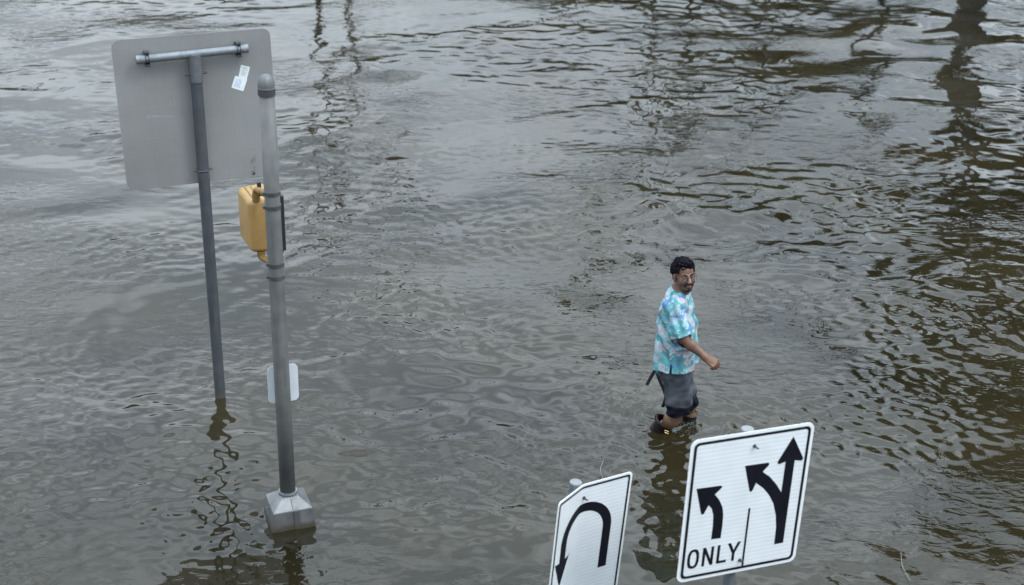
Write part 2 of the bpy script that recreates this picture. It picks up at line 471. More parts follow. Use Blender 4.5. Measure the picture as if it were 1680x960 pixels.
def flat(name, face, outline, h, mat, parent, holes=(), thick=0.0, uv=False):
    """polygon (with holes) printed on or cut out of a sign face"""
    cu = bpy.data.curves.new('tmp', 'CURVE'); cu.dimensions = '2D'; cu.fill_mode = 'BOTH'
    for pts in [outline] + list(holes):
        sp = cu.splines.new('POLY'); sp.points.add(len(pts) - 1); sp.use_cyclic_u = True
        for q, p in zip(sp.points, pts): q.co = (p[0], p[1], 0, 1)
    ob = bpy.data.objects.new('tmp', cu)
    me = bpy.data.meshes.new_from_object(ob)
    bpy.data.objects.remove(ob); bpy.data.curves.remove(cu)
    bm = bmesh.new(); bm.from_mesh(me); bpy.data.meshes.remove(me)
    bmesh.ops.remove_doubles(bm, verts=bm.verts[:], dist=1e-5)
    if face.bend is not None:
        rad = face.bend[2]
        for k in range(-8, 9):
            bmesh.ops.bisect_plane(bm, geom=bm.verts[:] + bm.edges[:] + bm.faces[:], plane_co=(k / 8 * rad, 0, 0), plane_no=(1, 0, 0))
    bm.normal_update()
    for f in bm.faces:
        if f.normal.z < 0: f.normal_flip()
    if thick:
        fs = bm.faces[:]
        r_ = bmesh.ops.extrude_face_region(bm, geom=fs)
        for v in [g for g in r_['geom'] if isinstance(g, bmesh.types.BMVert)]:
            v.co.z = -thick
        bmesh.ops.recalc_face_normals(bm, faces=bm.faces[:])
    if uv:
        L = bm.loops.layers.uv.new('sheet')
        for f in bm.faces:
            for l in f.loops: l[L].uv = (l.vert.co.x, l.vert.co.y)
    for v in bm.verts:
        v.co = face.at(v.co.x, v.co.y, h + v.co.z)
    me = bpy.data.meshes.new(name); bm.to_mesh(me); bm.free()
    return link(name, me, mat, parent)


def bolt(face, u, v, parent, name='bolt'):
    bm = bmesh.new()
    p = face.at(u, v, 0.001); q = face.at(u, v, 0.007)
    tube(bm, [p, q], [0.011, 0.009], 12)
    q2 = face.at(u, v, 0.016)
    tube(bm, [q, q2], [0.006, 0.006], 6)
    t1 = face.at(u + .012, v - .006, .03)
    tube(bm, [q2, t1], [0.005, 0.004], 8)
    return from_bm(name, bm, M_dark, parent)


# ---- lane control sign (lower right)
yaw, lean, pit = 0.368, -0.028, 0.008
e1 = np.array([cos(yaw), sin(yaw), 0]); nn_ = np.array([sin(yaw), -cos(yaw), 0])
e2 = np.array([0, 0, 1.]) * cos(pit) + nn_ * sin(pit)
E1 = e1 * cos(lean) + e2 * sin(lean); E2 = -e1 * sin(lean) + e2 * cos(lean)
Wd, Ht = 0.762, 0.914
cc = np.array([1.316, 6.953, 1.25])
fa = Face(cc - E1 * Wd / 2 - E2 * Ht / 2, E1, E2)
base_pt = fa.at(0.385, 0, -0.045) - Vector(E2) * 0.8
s = empty('lane_control_sign', (base_pt.x, base_pt.y, 0.0),
          'white lane sign reading ONLY with three black arrow heads, in the lower right', 'road sign')
flat('sign_panel', fa, rrect(0, 0, Wd, Ht, 0.045), 0.0, M_edge, s, thick=0.003)
flat('reflective_face', fa, rrect(0.0135, 0.0135, Wd - .0135, Ht - .0135, 0.036), 0.0008, M_sheet, s, uv=True)
flat('black_border', fa, rrect(0.020, 0.020, Wd - .020, Ht - .020, 0.032), 0.0016, M_ink, s, holes=[rrect(0.037, 0.037, Wd - .037, Ht - .037, 0.02)])
A1 = [(0.060, 0.606), (0.214, 0.601), (0.222, 0.589), (0.180, 0.549), (0.212, 0.508), (0.237, 0.459), (0.248, 0.407), (0.251, 0.334),
      (0.249, 0.254), (0.189, 0.256), (0.190, 0.346), (0.185, 0.413), (0.170, 0.460), (0.148, 0.486), (0.123, 0.432), (0.108, 0.432)]
flat('left_turn_arrow', fa, rounded(A1, 0.009, only=(1, 2, 14, 15)), 0.0016, M_ink, s)
A2 = [(0.348, 0.702), (0.496, 0.699), (0.505, 0.687), (0.466, 0.645), (0.517, 0.604), (0.562, 0.552), (0.605, 0.489), (0.605, 0.686),
      (0.562, 0.675), (0.551, 0.689), (0.634, 0.842), (0.719, 0.689), (0.708, 0.675), (0.664, 0.686), (0.664, 0.144), (0.605, 0.143),
      (0.603, 0.257), (0.590, 0.339), (0.563, 0.423), (0.527, 0.485), (0.482, 0.538), (0.433, 0.579), (0.413, 0.527), (0.399, 0.527)]
flat('straight_or_left_arrow', fa, rounded(A2, 0.009, only=(1, 2, 8, 9, 11, 12, 22, 23)), 0.0016, M_ink, s)
flat('lane_line', fa, [(0.406, 0.0372), (0.419, 0.0372), (0.418, 0.419), (0.405, 0.421)], 0.0016, M_ink, s)
# lettering
SW = 0.0175


def ell(cx, cy, rx, ry, n_=36): return [(cx + rx * cos(2 * pi * k / n_) * (1 - 0.0 * k), cy + ry * sin(2 * pi * k / n_)) for k in range(n_)]


def superell(cx, cy, rx, ry, e=2.5, n_=40):
    o = []
    for k in range(n_):
        a = 2 * pi * k / n_; c_, s_ = cos(a), sin(a)
        o.append((cx + rx * math.copysign(abs(c_) ** (2 / e), c_), cy + ry * math.copysign(abs(s_) ** (2 / e), s_)))
    return o


y0, y1 = 0.084, 0.207
flat('letter_O', fa, superell(0.089, (y0 + y1) / 2, 0.0365, 0.064), 0.0016, M_ink, s, holes=[superell(0.089, (y0 + y1) / 2, 0.0365 - SW, 0.064 - SW)])
xN, xM = 0.146, 0.216
flat('letter_N', fa, [(xN, y0), (xN + SW, y0), (xN + SW, y1 - .042), (xM - SW, y0), (xM, y0), (xM, y1), (xM - SW, y1), (xM - SW, y0 + .042), (xN + SW, y1), (xN, y1)], 0.0016, M_ink, s)
xL = 0.238
flat('letter_L', fa, [(xL, y0), (xL + .062, y0), (xL + .062, y0 + SW), (xL + SW, y0 + SW), (xL + SW, y1), (xL, y1)], 0.0016, M_ink, s)
xY = 0.343
flat('letter_Y', fa, [(xY - SW / 2, y0), (xY + SW / 2, y0), (xY + SW / 2, y0 + .052), (xY + .042, y1), (xY + .042 - SW * 1.15, y1), (xY, y0 + .075),
                      (xY - .042 + SW * 1.15, y1), (xY - .042, y1), (xY - SW / 2, y0 + .052)], 0.0016, M_ink, s)
bolt(fa, 0.392, 0.821, s); bolt(fa, 0.391, 0.080, s)
bm = bmesh.new()
top = fa.at(0.375, Ht - 0.022, -0.062); bot = top - Vector(E2) * (top.z + 0.15) / E2[2]
tube(bm, [bot, top], 0.034, 28)
from_bm('post', bm, M_rail, s, smooth=False)
bm = bmesh.new(); tube(bm, [top, top + Vector(E2) * 0.006], [0.0365, 0.034], 28)
from_bm('post_cap', bm, M_pcap, s)

# ---- folded U-turn sign
ev = np.array([0.065, -0.025, 0.998]); ev /= np.linalg.norm(ev)
eL = np.array([0.567, 0.824, -0.016]); eR = np.array([0.85, 0.525, -0.042])
eL /= np.linalg.norm(eL); eR /= np.linalg.norm(eR)
fo = np.array([0.433, 7.227, 1.181])
fb = Face(fo - ev * 0.914, (eL + eR) / 2, ev, bend=(eL, eR, 0.022))
H2 = 0.914
s = empty('u_turn_sign', (0.40, 7.25, 0.0), 'white sign with black U-turn arrow, folded down its middle, at bottom centre', 'road sign')
flat('sign_panel', fb, rrect(-0.26, 0, 0.35, H2, 0.028), 0.0, M_edge, s, thick=0.003)
flat('reflective_face', fb, rrect(-0.249, 0.011, 0.339, H2 - .011, 0.022), 0.0008, M_sheet, s, uv=True)
flat('black_border', fb, rrect(-0.246, 0.014, 0.336, H2 - .014, 0.019), 0.0016, M_ink, s, holes=[rrect(-0.232, 0.028, 0.322, H2 - .028, 0.012)])
cu_, cv_ = 0.030, H2 - 0.34
O = [(0.238, H2 - .637), (0.238, cv_)]
O += [(cu_ + .208 * cos(radians(a)), cv_ + .208 * sin(radians(a))) for a in range(5, 180, 5)]
O += [(-0.178, cv_), (-0.178, H2 - .455), (-0.216, H2 - .452), (-0.226, H2 - .440), (-0.148, H2 - .642), (-0.072, H2 - .430), (-0.082, H2 - .444), (-0.118, H2 - .455), (-0.118, cv_)]
O += [(cu_ + .148 * cos(radians(a)), cv_ + .148 * sin(radians(a))) for a in range(175, 0, -5)]
O += [(0.178, cv_), (0.178, H2 - .637)]
flat('u_turn_arrow', fb, O, 0.0016, M_ink, s)
bolt(fb, 0.012, H2 - 0.092, s)
bm = bmesh.new()
top = fb.at(-0.005, H2 - 0.012, -0.055) ; bot = top - Vector(ev) * (top.z + 0.15) / ev[2]
tube(bm, [bot, top], 0.034, 28)
from_bm('post', bm, M_rail, s)
bm = bmesh.new(); tube(bm, [top, top + Vector(ev) * 0.006], [0.0365, 0.034], 28)
from_bm('post_cap', bm, M_pcap, s)

# ---- large sign seen from behind (upper left)
yaw = 0.345; lean = 0.0155
e1 = np.array([cos(yaw), sin(yaw), 0]); e2 = np.array([0, 0, 1.]) + np.array([sin(yaw), -cos(yaw), 0]) * -0.018; e2 /= np.linalg.norm(e2)
E1 = e1 * cos(lean) + e2 * sin(lean); E2 = -e1 * sin(lean) + e2 * cos(lean)
SZ = 1.146; SH = 1.136
cc = np.array([-2.352, 10.45, 2.386])
fc = Face(cc - E1 * SZ / 2 - E2 * SH / 2, E1, E2)
s = empty('large_road_sign', (-2.324, 10.368, 0.0), 'bare grey back of a large square road sign on a T-topped post, at upper left', 'road sign')
flat('sign_panel', fc, rrect(0, 0, SZ, SH, 0.062, 12), 0.0, M_alu, s, thick=0.004)


def uvof(face, px, py, h=0.0):
    """sheet coordinates of a photo pixel"""
    d = (px - 840) / FPX * RGT - (py - 480) / FPX * UPV + FWD
    A = np.array([face.eu, face.ev, -d]).T
    r_ = np.linalg.solve(A, CPOS - face.o - face.n * h); return r_[0], r_[1]


# rail across the top
a = uvof(fc, 224, 98.5, .075); b_ = uvof(fc, 406, 79.5, .075)
pa = fc.at(*a, .075); pb = fc.at(*b_, .075)
dr = (pb - pa).normalized()
bm = bmesh.new(); tube(bm, [pa, pb], 0.0295, 24); from_bm('cross_rail', bm, M_rail, s)
for q, sg in ((pa, -1), (pb, 1)):
    bm = bmesh.new(); tube(bm, [q - dr * sg * 0.035, q + dr * sg * 0.004], 0.0325, 24); from_bm('rail_end_cap', bm, M_rail, s)
nrm = Vector(fc.n); upc = Vector(fc.ev)
for q in (pa + dr * 0.075, pb - dr * 0.065):
    bm = bmesh.new()
    for k in (-1, 1):
        ring = [q + dr * 0.011 * k + (nrm * cos(t_) + upc * sin(t_)) * 0.033 for t_ in np.linspace(0, 2 * pi, 21)]
        tube(bm, ring, 0.0035, 6)
    cl = from_bm('clamp', bm, M_dark, s)
    bm = bmesh.new()
    for sg in (-1, 1):
        c_ = q + upc * sg * 0.047 - nrm * 0.01
        box(bm, c_, dr * 0.017, upc * 0.008, nrm * 0.028)
        tube(bm, [c_ - dr * .008 + nrm * .02, c_ - dr * .008 + nrm * .05], 0.005, 8)
        tube(bm, [c_ + dr * .010 + nrm * .02, c_ + dr * .010 + nrm * .05], 0.005, 8)
    # bracket foot bolted through the sheet
    box(bm, q - nrm * 0.05, dr * 0.018, upc * 0.045, nrm * 0.021)
    from_bm('clamp_bolts', bm, M_dark, s)
# tee, post
mid = pa + (pb - pa) * ((318 - 224) / 182.0)
ptop = mid; pfoot = Vector((-2.324, 10.368, -0.3))
ax = (pfoot - ptop).normalized()
rp = 0.043
bm = bmesh.new(); tube(bm, [ptop + ax * 0.0, ptop + ax * 0.205, ptop + ax * 0.213], [0.049, 0.049, 0.045], 28); from_bm('tee_socket', bm, M_fit, s)
bm = bmesh.new(); tube(bm, [ptop + ax * 0.2, pfoot], rp, 28); from_bm('post', bm, M_post, s)
for dd, nm in ((0.145, 'set_screw'),):
    for sg in (-1, 1):
        bm = bmesh.new(); c_ = ptop + ax * dd
        tube(bm, [c_ + dr * sg * 0.046, c_ + dr * sg * 0.072], [0.009, 0.009], 8); tube(bm, [c_ + dr * sg * 0.072, c_ + dr * sg * 0.078], [0.012, 0.010], 6)
        from_bm(nm, bm, M_dark, s)
bm = bmesh.new()
c_ = ptop + ax * 0.885
side = ax.cross(dr).normalized()
tube(bm, [c_ + (dr * cos(t_) + side * sin(t_)) * (rp + 0.004) for t_ in np.linspace(0, 2 * pi, 29)], 0.0055, 8)
for sg in (-1, 1):
    tube(bm, [c_ + dr * sg * 0.048, c_ + dr * sg * 0.068], 0.008, 8)
box(bm, c_ - nrm * 0.055, dr * 0.03, upc * 0.012, nrm * 0.02)
from_bm('strap_clamp', bm, M_dark, s)
# stickers and marks
M_st = plain('white_sticker_paper', (0.66, 0.71, 0.72), 0.6, 0, 0.3, 0.05)
M_st2 = plain('grey_sticker_print', (0.42, 0.46, 0.47), 0.6, 0, 0.3, 0.1)
M_blu = plain('blue_sticker_panel', (0.52, 0.58, 0.66), 0.6, 0, 0.3, 0.1)
Zs = lambda x, y: (370 + x / 13.716, 90 + y / 13.716)
st = flat('sticker', fc, [uvof(fc, *Zs(x, y)) for x, y in ((350, 228), (550, 275), (470, 580), (285, 520))], 0.0010, M_st, s)


def bil(P, a, b):
    return tuple((P[0][i] * (1 - a) + P[1][i] * a) * (1 - b) + (P[3][i] * (1 - a) + P[2][i] * a) * b for i in (0, 1))


Q1 = [uvof(fc, *Zs(x, y)) for x, y in ((350, 228), (550, 275), (470, 560), (285, 500))]
for k, (a0, a1, bb) in enumerate(((.08, .85, .10), (.12, .78, .19), (.3, .9, .29), (.1, .62, .38), (.2, .8, .47), (.12, .9, .56), (.25, .7, .65), (.1, .85, .74))):
    flat('printed_line', fc, [bil(Q1, a0, bb), bil(Q1, a1, bb), bil(Q1, a1, bb + .045), bil(Q1, a0, bb + .045)], 0.0015, M_st2, st)
Q2 = [uvof(fc, *Zs(x, y)) for x, y in ((215, 470), (490, 548), (400, 818), (130, 738))]
st2 = flat('sticker', fc, Q2, 0.0018, M_st, s)
flat('printed_panel', fc, [bil(Q2, .14, .16), bil(Q2, .62, .16), bil(Q2, .62, .84), bil(Q2, .14, .84)], 0.0023, M_blu, st2)
for a0, b0 in ((.40, .20), (.56, .36), (.18, .72), (.56, .78)):
    flat('printed_dot', fc, [bil(Q2, a0, b0), bil(Q2, a0 + .045, b0), bil(Q2, a0 + .045, b0 + .045), bil(Q2, a0, b0 + .045)], 0.0028, M_dark, st2)
bm = bmesh.new(); Zt = lambda x, y: (160 + x / 3.2, 20 + y / 3.2)
for i in range(34):
    x, y = random.gauss(817, 6), random.choice([random.gauss(785, 14), random.gauss(848, 5), random.uniform(712, 850)])
    u_, v_ = uvof(fc, *Zt(x, y)); w_ = random.uniform(.002, .006); h_ = random.uniform(.001, .004)
    vs = [bm.verts.new(fc.at(u_ + p * w_, v_ + q * h_, 0.0009)) for p, q in ((-1, -1), (1, -1), (1, 1), (-1, 1))]
    bm.faces.new(vs)
tag(from_bm('paint_fleck', bm, M_dark, s), None, None, None, 'stuff')
M_scr = plain('pale_scratch', (0.31, 0.32, 0.33), 0.5, 0.3)
for pts in (((262, 540), (400, 545), (400, 548), (262, 556)), ((258, 535), (265, 535), (266, 562), (259, 562)), ((380, 470), (386, 470), (388, 498), (382, 498)), ((402, 466), (407, 466), (408, 494), (403, 494))):
    flat('scratch', fc, [uvof(fc, *Zt(x, y)) for x, y in pts], 0.0009, M_scr, s)

# ------------------------------------------------------------------ signal pole
PX, PY = -1.528, 8.690
s = empty('signal_pole', (PX, PY, 0), 'grey metal signal pole with domed cap and square cast base standing in the water', 'signal pole')
zt = 3.075
bm = bmesh.new(); lathe(bm, (PX, PY, 0), [(0.0535, 0.17), (0.052, 1.0), (0.0495, 2.2), (0.048, zt)], 48); from_bm('shaft', bm, M_pole, s, True)
bm = bmesh.new()
prof = [(0.054, 0.0), (0.054, 0.004)] + [(0.054 * cos(a) ** 0.85 if a < 1.56 else 0.002, 0.006 + 0.080 * sin(a)) for a in np.linspace(0.05, 1.57, 14)]
lathe(bm, (PX, PY, zt), prof, 40); cp = from_bm('cap', bm, M_cap, s, True)
bm = bmesh.new(); lathe(bm, (PX, PY, zt), [(0.050, -.004), (0.0568, -.003), (0.0568, .003), (0.050, .005)], 40); from_bm('cap_rim', bm, M_rail, cp)
bm = bmesh.new(); lathe(bm, (PX, PY, zt), [(0.048, -.047), (0.0548, -.044), (0.0548, -.008), (0.050, -.0045)], 40); from_bm('cap_collar', bm, M_dark, s)
bandobjs = []
for zb in (2.392, 2.300, 1.905, 1.818):
    bm = bmesh.new(); r0 = 0.0515 - (zb - 2) * .002
    lathe(bm, (PX, PY, zb), [(r0 - .003, -.013), (r0 + .0025, -.012), (r0 + .0025, .012), (r0 - .003, .013)], 40)
    ang = radians(200)
    c_ = Vector((PX + cos(ang) * (r0 + .006), PY + sin(ang) * (r0 + .006), zb))
    rd = Vector((cos(ang), sin(ang), 0)); tg_ = Vector((-sin(ang), cos(ang), 0))
    box(bm, c_, rd * .007, tg_ * .012, Vector((0, 0, .010)), .002, 1)
    from_bm('band', bm, M_poleband, s)
# cast base: lower prism, pyramid roof, collar
yb = radians(20.5); ea = Vector((cos(yb), sin(yb), 0)); eb = Vector((-sin(yb), cos(yb), 0)); bc = Vector((PX + .004, PY - .01, 0))
bm = bmesh.new()
def sq(h, t_): return [bm.verts.new(bc + ea * a_ * t_ + eb * b2 * t_ + Vector((0, 0, h))) for a_, b2 in ((-1, -1), (1, -1), (1, 1), (-1, 1))]
L0, L1, L2, L3 = sq(-.25, .162), sq(0.0, .150), sq(.122, .137), sq(.186, .058)
for A_, B_ in ((L0, L1), (L1, L2), (L2, L3)):
    for k in range(4): bm.faces.new((A_[k], A_[(k + 1) % 4], B_[(k + 1) % 4], B_[k]))
bm.faces.new(L3)
bmesh.ops.bevel(bm, geom=[e for e in bm.edges if abs((e.verts[0].co - e.verts[1].co).length) > 0.02], offset=0.007, segments=3, affect='EDGES', profile=0.6)
bs = from_bm('cast_base', bm, M_cast, s)
bm = bmesh.new()      # raised seam strip on the front: runs up the prism and the roof
def pf(a_, h, t_, o_): return bc + ea * a_ + eb * (-t_ - o_) + Vector((0, 0, h))
for w0, w1, h0, t0, h1, t1 in ((0.004, 0.046, -.2, .1596, .116, .1378), (0.004, 0.042, .128, .1300, .180, .064)):
    P_ = [pf(w0, h0, t0, .0035), pf(w1, h0, t0, .0035), pf(w1, h1, t1, .0035), pf(w0, h1, t1, .0035)]
    Q_ = [pf(w0, h0, t0, -.006), pf(w1, h0, t0, -.006), pf(w1, h1, t1, -.006), pf(w0, h1, t1, -.006)]
    vp = [bm.verts.new(x) for x in P_]; vq = [bm.verts.new(x) for x in Q_]
    bm.faces.new(vp)
    for k in range(4): bm.faces.new((vp[k], vp[(k + 1) % 4], vq[(k + 1) % 4], vq[k]))
from_bm('seam_strip', bm, M_seam, bs)
bm = bmesh.new()
P_ = [pf(0.0005, -.2, .1596, .0045), pf(0.004, -.2, .1596, .0045), pf(0.004, .116, .1378, .0045), pf(0.0005, .116, .1378, .0045)]
bm.faces.new([bm.verts.new(x) for x in P_])
P_ = [pf(0.0005, .128, .1300, .0045), pf(0.004, .128, .1300, .0045), pf(0.004, .180, .064, .0045), pf(0.0005, .180, .064, .0045)]
bm.faces.new([bm.verts.new(x) for x in P_]); from_bm('seam_gap', bm, M_black, bs)
bm = bmesh.new()      # small bolt on the left face
c_ = bc - ea * 0.141 + eb * 0.02 + Vector((0, 0, .085)); tube(bm, [c_, c_ - ea * 0.012], 0.006, 8); from_bm('base_bolt', bm, M_rail, bs)
bm = bmesh.new(); lathe(bm, (PX, PY, 0), [(0.0535, .170), (0.066, .172), (0.0665, .196), (0.0635, .2005), (0.0535, .2005)], 40, False)
from_bm('base_collar', bm, M_seam, s)
bm = bmesh.new(); lathe(bm, (PX, PY, 0), [(0.0585, .197), (0.0645, .1985), (0.0645, .2045), (0.0535, .2050)], 40, False)
from_bm('collar_rim', bm, M_rail, s)

# ------------------------------------------------------------------ pedestrian signal on the pole
yp = radians(24); ea = Vector((cos(yp), sin(yp), 0)); eb = Vector((-sin(yp), cos(yp), 0)); ez = Vector((0, 0, 1))
c0 = Vector(at(413, 420, 8.80)); zb = c0.z; zt2 = float(at(413, 330, 8.80)[2])
Wb, Db, Hb = 0.19, 0.33, zt2 - zb
s = empty('pedestrian_signal', tuple(c0 + ea * Wb / 2 + eb * Db / 2), 'yellow pedestrian signal box turned away, clamped to the grey signal pole', 'pedestrian signal')
cen = c0 + ea * Wb / 2 + eb * Db / 2 + ez * Hb / 2
bm = bmesh.new()
# profile in (depth, height), chamfered far-bottom corner, extruded along ea
box(bm, cen, ea * Wb / 2, eb * Db / 2, ez * Hb / 2, 0.0)
for v in bm.verts:      # the shell narrows a little towards its back (left) side
    l_ = (v.co - cen)
    if l_.dot(ea) < 0:
        v.co = cen + ea * l_.dot(ea) + eb * l_.dot(eb) * 0.93 + ez * l_.dot(ez) * 0.94
bmesh.ops.bevel(bm, geom=bm.edges[:], offset=0.034, segments=5, affect='EDGES', profile=0.5)
hs = from_bm('housing', bm, M_yellow, s, True)
bm = bmesh.new()      # moulded ribs round the shell
for off in (-0.012, 0.028):
    P_ = []
    hw, hh, rr = Db * .93 / 2 - .03 + .0, Hb * .94 / 2 + .001, .03
    for t_ in np.linspace(0, 1, 2): pass
    q = []
    xo = -Wb / 2 + 0.055 + off
    for t_ in np.linspace(-1, 1, 9): q.append(cen + ea * xo + eb * t_ * (Db * .47 - .045) + ez * (Hb * .485 + .002))
    tube(bm, q, 0.0028, 6)
    q = []
from_bm('moulded_rib', bm, M_yarm, hs)
bm = bmesh.new()
box(bm, cen + ea * (Wb / 2 + .012) + ez * .005, ea * .012, eb * (Db / 2 + .012), ez * (Hb / 2 + .012), .006, 2); from_bm('door_frame', bm, M_black, s)
bm = bmesh.new()
box(bm, cen + ea * (Wb / 2 + .035) - ez * .0, ea * .011, eb * (Db / 2 - .01), ez * (Hb / 2 + .002), .006, 2); from_bm('louvre', bm, M_black, s)
# upper and lower pipe arms
tp = Vector(at(420, 318, 8.84)); tp = Vector((tp.x, tp.y, cen.z + Hb / 2 - .012))
polep = Vector((PX, PY + .02, tp.z + .055))
bm = bmesh.new(); tube(bm, [tp, tp + ez * .055], 0.026, 18); from_bm('mounting_hub', bm, M_yarm, s, False)
bm = bmesh.new()
dv = (polep - (tp + ez * .055)); tube(bm, bent([tp + ez * .03, tp + ez * .066, tp + ez * .078 + dv * .22, polep + ez * .012], 6), 0.021, 16); from_bm('pipe_arm', bm, M_yarm, s, True)
bm = bmesh.new(); q = tp + ez * .074 + dv * .26; tube(bm, [q, q + dv * .10], 0.0245, 18); from_bm('arm_coupling', bm, M_yarm, s)
bl = Vector(at(428, 414, 8.86)); bl = Vector((bl.x, bl.y, cen.z - Hb / 2 + .01))
polep2 = Vector((PX, PY + .02, bl.z - .035)); dv = polep2 - (bl - ez * .05)
bm = bmesh.new(); tube(bm, [bl, bl - ez * .038], 0.025, 18); from_bm('mounting_hub', bm, M_yarm, s)
bm = bmesh.new(); tube(bm, bent([bl - ez * .02, bl - ez * .040, bl - ez * .044 + dv * .35, polep2 - ez * .005], 6), 0.021, 16); from_bm('pipe_arm', bm, M_yarm, s, True)
bm = bmesh.new(); q = tp + ez * .095 + eb * .03; box(bm, q + ea * .03, ea * .012, eb * .012, ez * .02, .003, 1); from_bm('wire_gland', bm, M_black, s)

# ------------------------------------------------------------------ push button plate behind the pole
yq = radians(20); ea = Vector((cos(yq), sin(yq), 0)); eb = Vector((-sin(yq), cos(yq), 0))
cq = Vector(at(464.5, 629.5, PY + .085))
fd = Face(np.array(cq), np.array(ea), np.array([-.0, 0, 1.]))
s = empty('push_button_plate', (cq.x, cq.y, cq.z - .14), 'small white rounded plate and yellow button box strapped low behind the signal pole', 'push button')
flat('plate', fd, rrect(-.104, -.139, .104, .139, .035), 0.0, M_white, s, thick=0.003)
bm = bmesh.new(); cq2 = Vector(at(456.5, 662, PY + .09)); box(bm, cq2, ea * .022, eb * .02, Vector((0, 0, .03)), .008, 2); from_bm('button_box', bm, M_yarm, s, True)

# ------------------------------------------------------------------ person: surfaces grown from distance fields, so that limbs join smoothly
class Field:
    def __init__(s, lo, hi, vox):
        s.lo = np.array(lo, float); s.v = vox
        s.n = np.ceil((np.array(hi) - s.lo) / vox).astype(int) + 1
        s.d = np.full(s.n, 0.05, np.float32)

    def sl(s, lo, hi, pad=0.03):
        a = np.clip(np.floor((np.array(lo) - pad - s.lo) / s.v).astype(int), 0, s.n)
        b = np.clip(np.ceil((np.array(hi) + pad - s.lo) / s.v).astype(int) + 1, 0, s.n)
        S = tuple(slice(i, j) for i, j in zip(a, b))
        ax_ = [(s.lo[i] + np.arange(a[i], b[i]) * s.v).astype(np.float32) for i in range(3)]
        P = np.stack(np.meshgrid(*ax_, indexing='ij'), -1)
        return S, P

    def put(s, fn, lo, hi, k=0.0, op='u'):
        S, P = s.sl(lo, hi)
        if min(P.shape[:3]) == 0: return
        d2 = fn(P); d1 = s.d[S]
        if op == 'u':
            if k:
                h = np.clip(.5 + .5 * (d1 - d2) / k, 0, 1); r_ = d1 * (1 - h) + d2 * h - k * h * (1 - h)
            else: r_ = np.minimum(d1, d2)
        elif op == 's':
            d2 = -d2
            if k:
                h = np.clip(.5 - .5 * (d1 - d2) / k, 0, 1); r_ = d1 * (1 - h) + d2 * h + k * h * (1 - h)
            else: r_ = np.maximum(d1, d2)
        else: r_ = np.maximum(d1, d2)
        s.d[S] = r_

    def cone(s, a, b, r1, r2, k=0.02, op='u'):
        a = np.array(a, float); b = np.array(b, float); R_ = max(r1, r2)
        s.put(lambda P: d_cone(P, a, b, r1, r2), np.minimum(a, b) - R_, np.maximum(a, b) + R_, k, op)

    def ell(s, c, r3, M=None, k=0.02, op='u'):
        c = np.array(c, float); M = np.eye(3) if M is None else np.array(M); R_ = max(r3)
        s.put(lambda P: d_ell(P, c, r3, M), c - R_, c + R_, k, op)

    def mesh(s, name, mat, parent, tint=None, iso=0.0):
        g_ = openvdb.FloatGrid(); g_.background = 0.05; g_.copyFromArray(s.d)
        p_, q_ = g_.convertToQuads(iso)
        p_ = p_ * s.v + s.lo
        me = bpy.data.meshes.new(name)
        me.vertices.add(len(p_)); me.vertices.foreach_set('co', p_.astype(np.float32).ravel())
        me.loops.add(len(q_) * 4); me.loops.foreach_set('vertex_index', q_[:, ::-1].astype(np.int32).ravel())
        me.polygons.add(len(q_)); me.polygons.foreach_set('loop_start', np.arange(len(q_), dtype=np.int32) * 4)
        me.polygons.foreach_set('use_smooth', np.ones(len(q_), bool))
        me.update(calc_edges=True)
        bm = bmesh.new(); bm.from_mesh(me); bmesh.ops.recalc_face_normals(bm, faces=bm.faces[:])
        bmesh.ops.smooth_vert(bm, verts=bm.verts[:], factor=0.4, use_axis_x=True, use_axis_y=True, use_axis_z=True)
        bm.to_mesh(me); bm.free()
        if tint is not None:
            co_ = np.empty(len(me.vertices) * 3, np.float32); me.vertices.foreach_get('co', co_); co_ = co_.reshape(-1, 3).astype(float)
            c_ = np.ones((len(co_), 4), np.float32); c_[:, :3] = tint(co_)
            at_ = me.color_attributes.new('tint', 'FLOAT_COLOR', 'POINT'); at_.data.foreach_set('color', c_.ravel())
        return link(name, me, mat, parent)


def d_cone(P, a, b, r1, r2):
    ab = b - a; t_ = np.clip(((P - a) @ ab) / (ab @ ab), 0, 1)
    return np.linalg.norm(P - a - t_[..., None] * ab, axis=-1) - (r1 + (r2 - r1) * t_)


def d_ell(P, c, r3, M):
    q = (P - c) @ np.array(M).T          # rows of M are the local axes
    r3 = np.array(r3); k0 = np.linalg.norm(q / r3, axis=-1); k1 = np.linalg.norm(q / (r3 * r3), axis=-1) + 1e-9
    return k0 * (k0 - 1) / k1


MY = 10.05
def M_(px, py, dy=0.0): return np.array(at(px, py, MY + dy))


person = empty('person', (1.28, 10.06, 0), 'man in teal floral shirt and rolled trousers wading and looking back over his shoulder', 'person')
# head frame: a = where the face looks, b = his left, c = up
hy, hp = radians(16), radians(10)
ha = np.array([sin(hy) * cos(hp), -cos(hy) * cos(hp), sin(hp)])
hb = np.array([cos(hy), sin(hy), 0.0]); hc = np.cross(ha, hb) * -1
hc = np.cross(ha, hb); hc = hc if hc[2] > 0 else -hc
tl = radians(3); hb2 = hb * cos(tl) + hc * sin(tl); hc = -hb * sin(tl) + hc * cos(tl); hb = hb2
HM = np.array([ha, hb, hc])
HC = M_(1122.5, 451.5, 0.0)
def Hd(a_, b_, c_): return HC + HM.T @ np.array([a_, b_, c_])


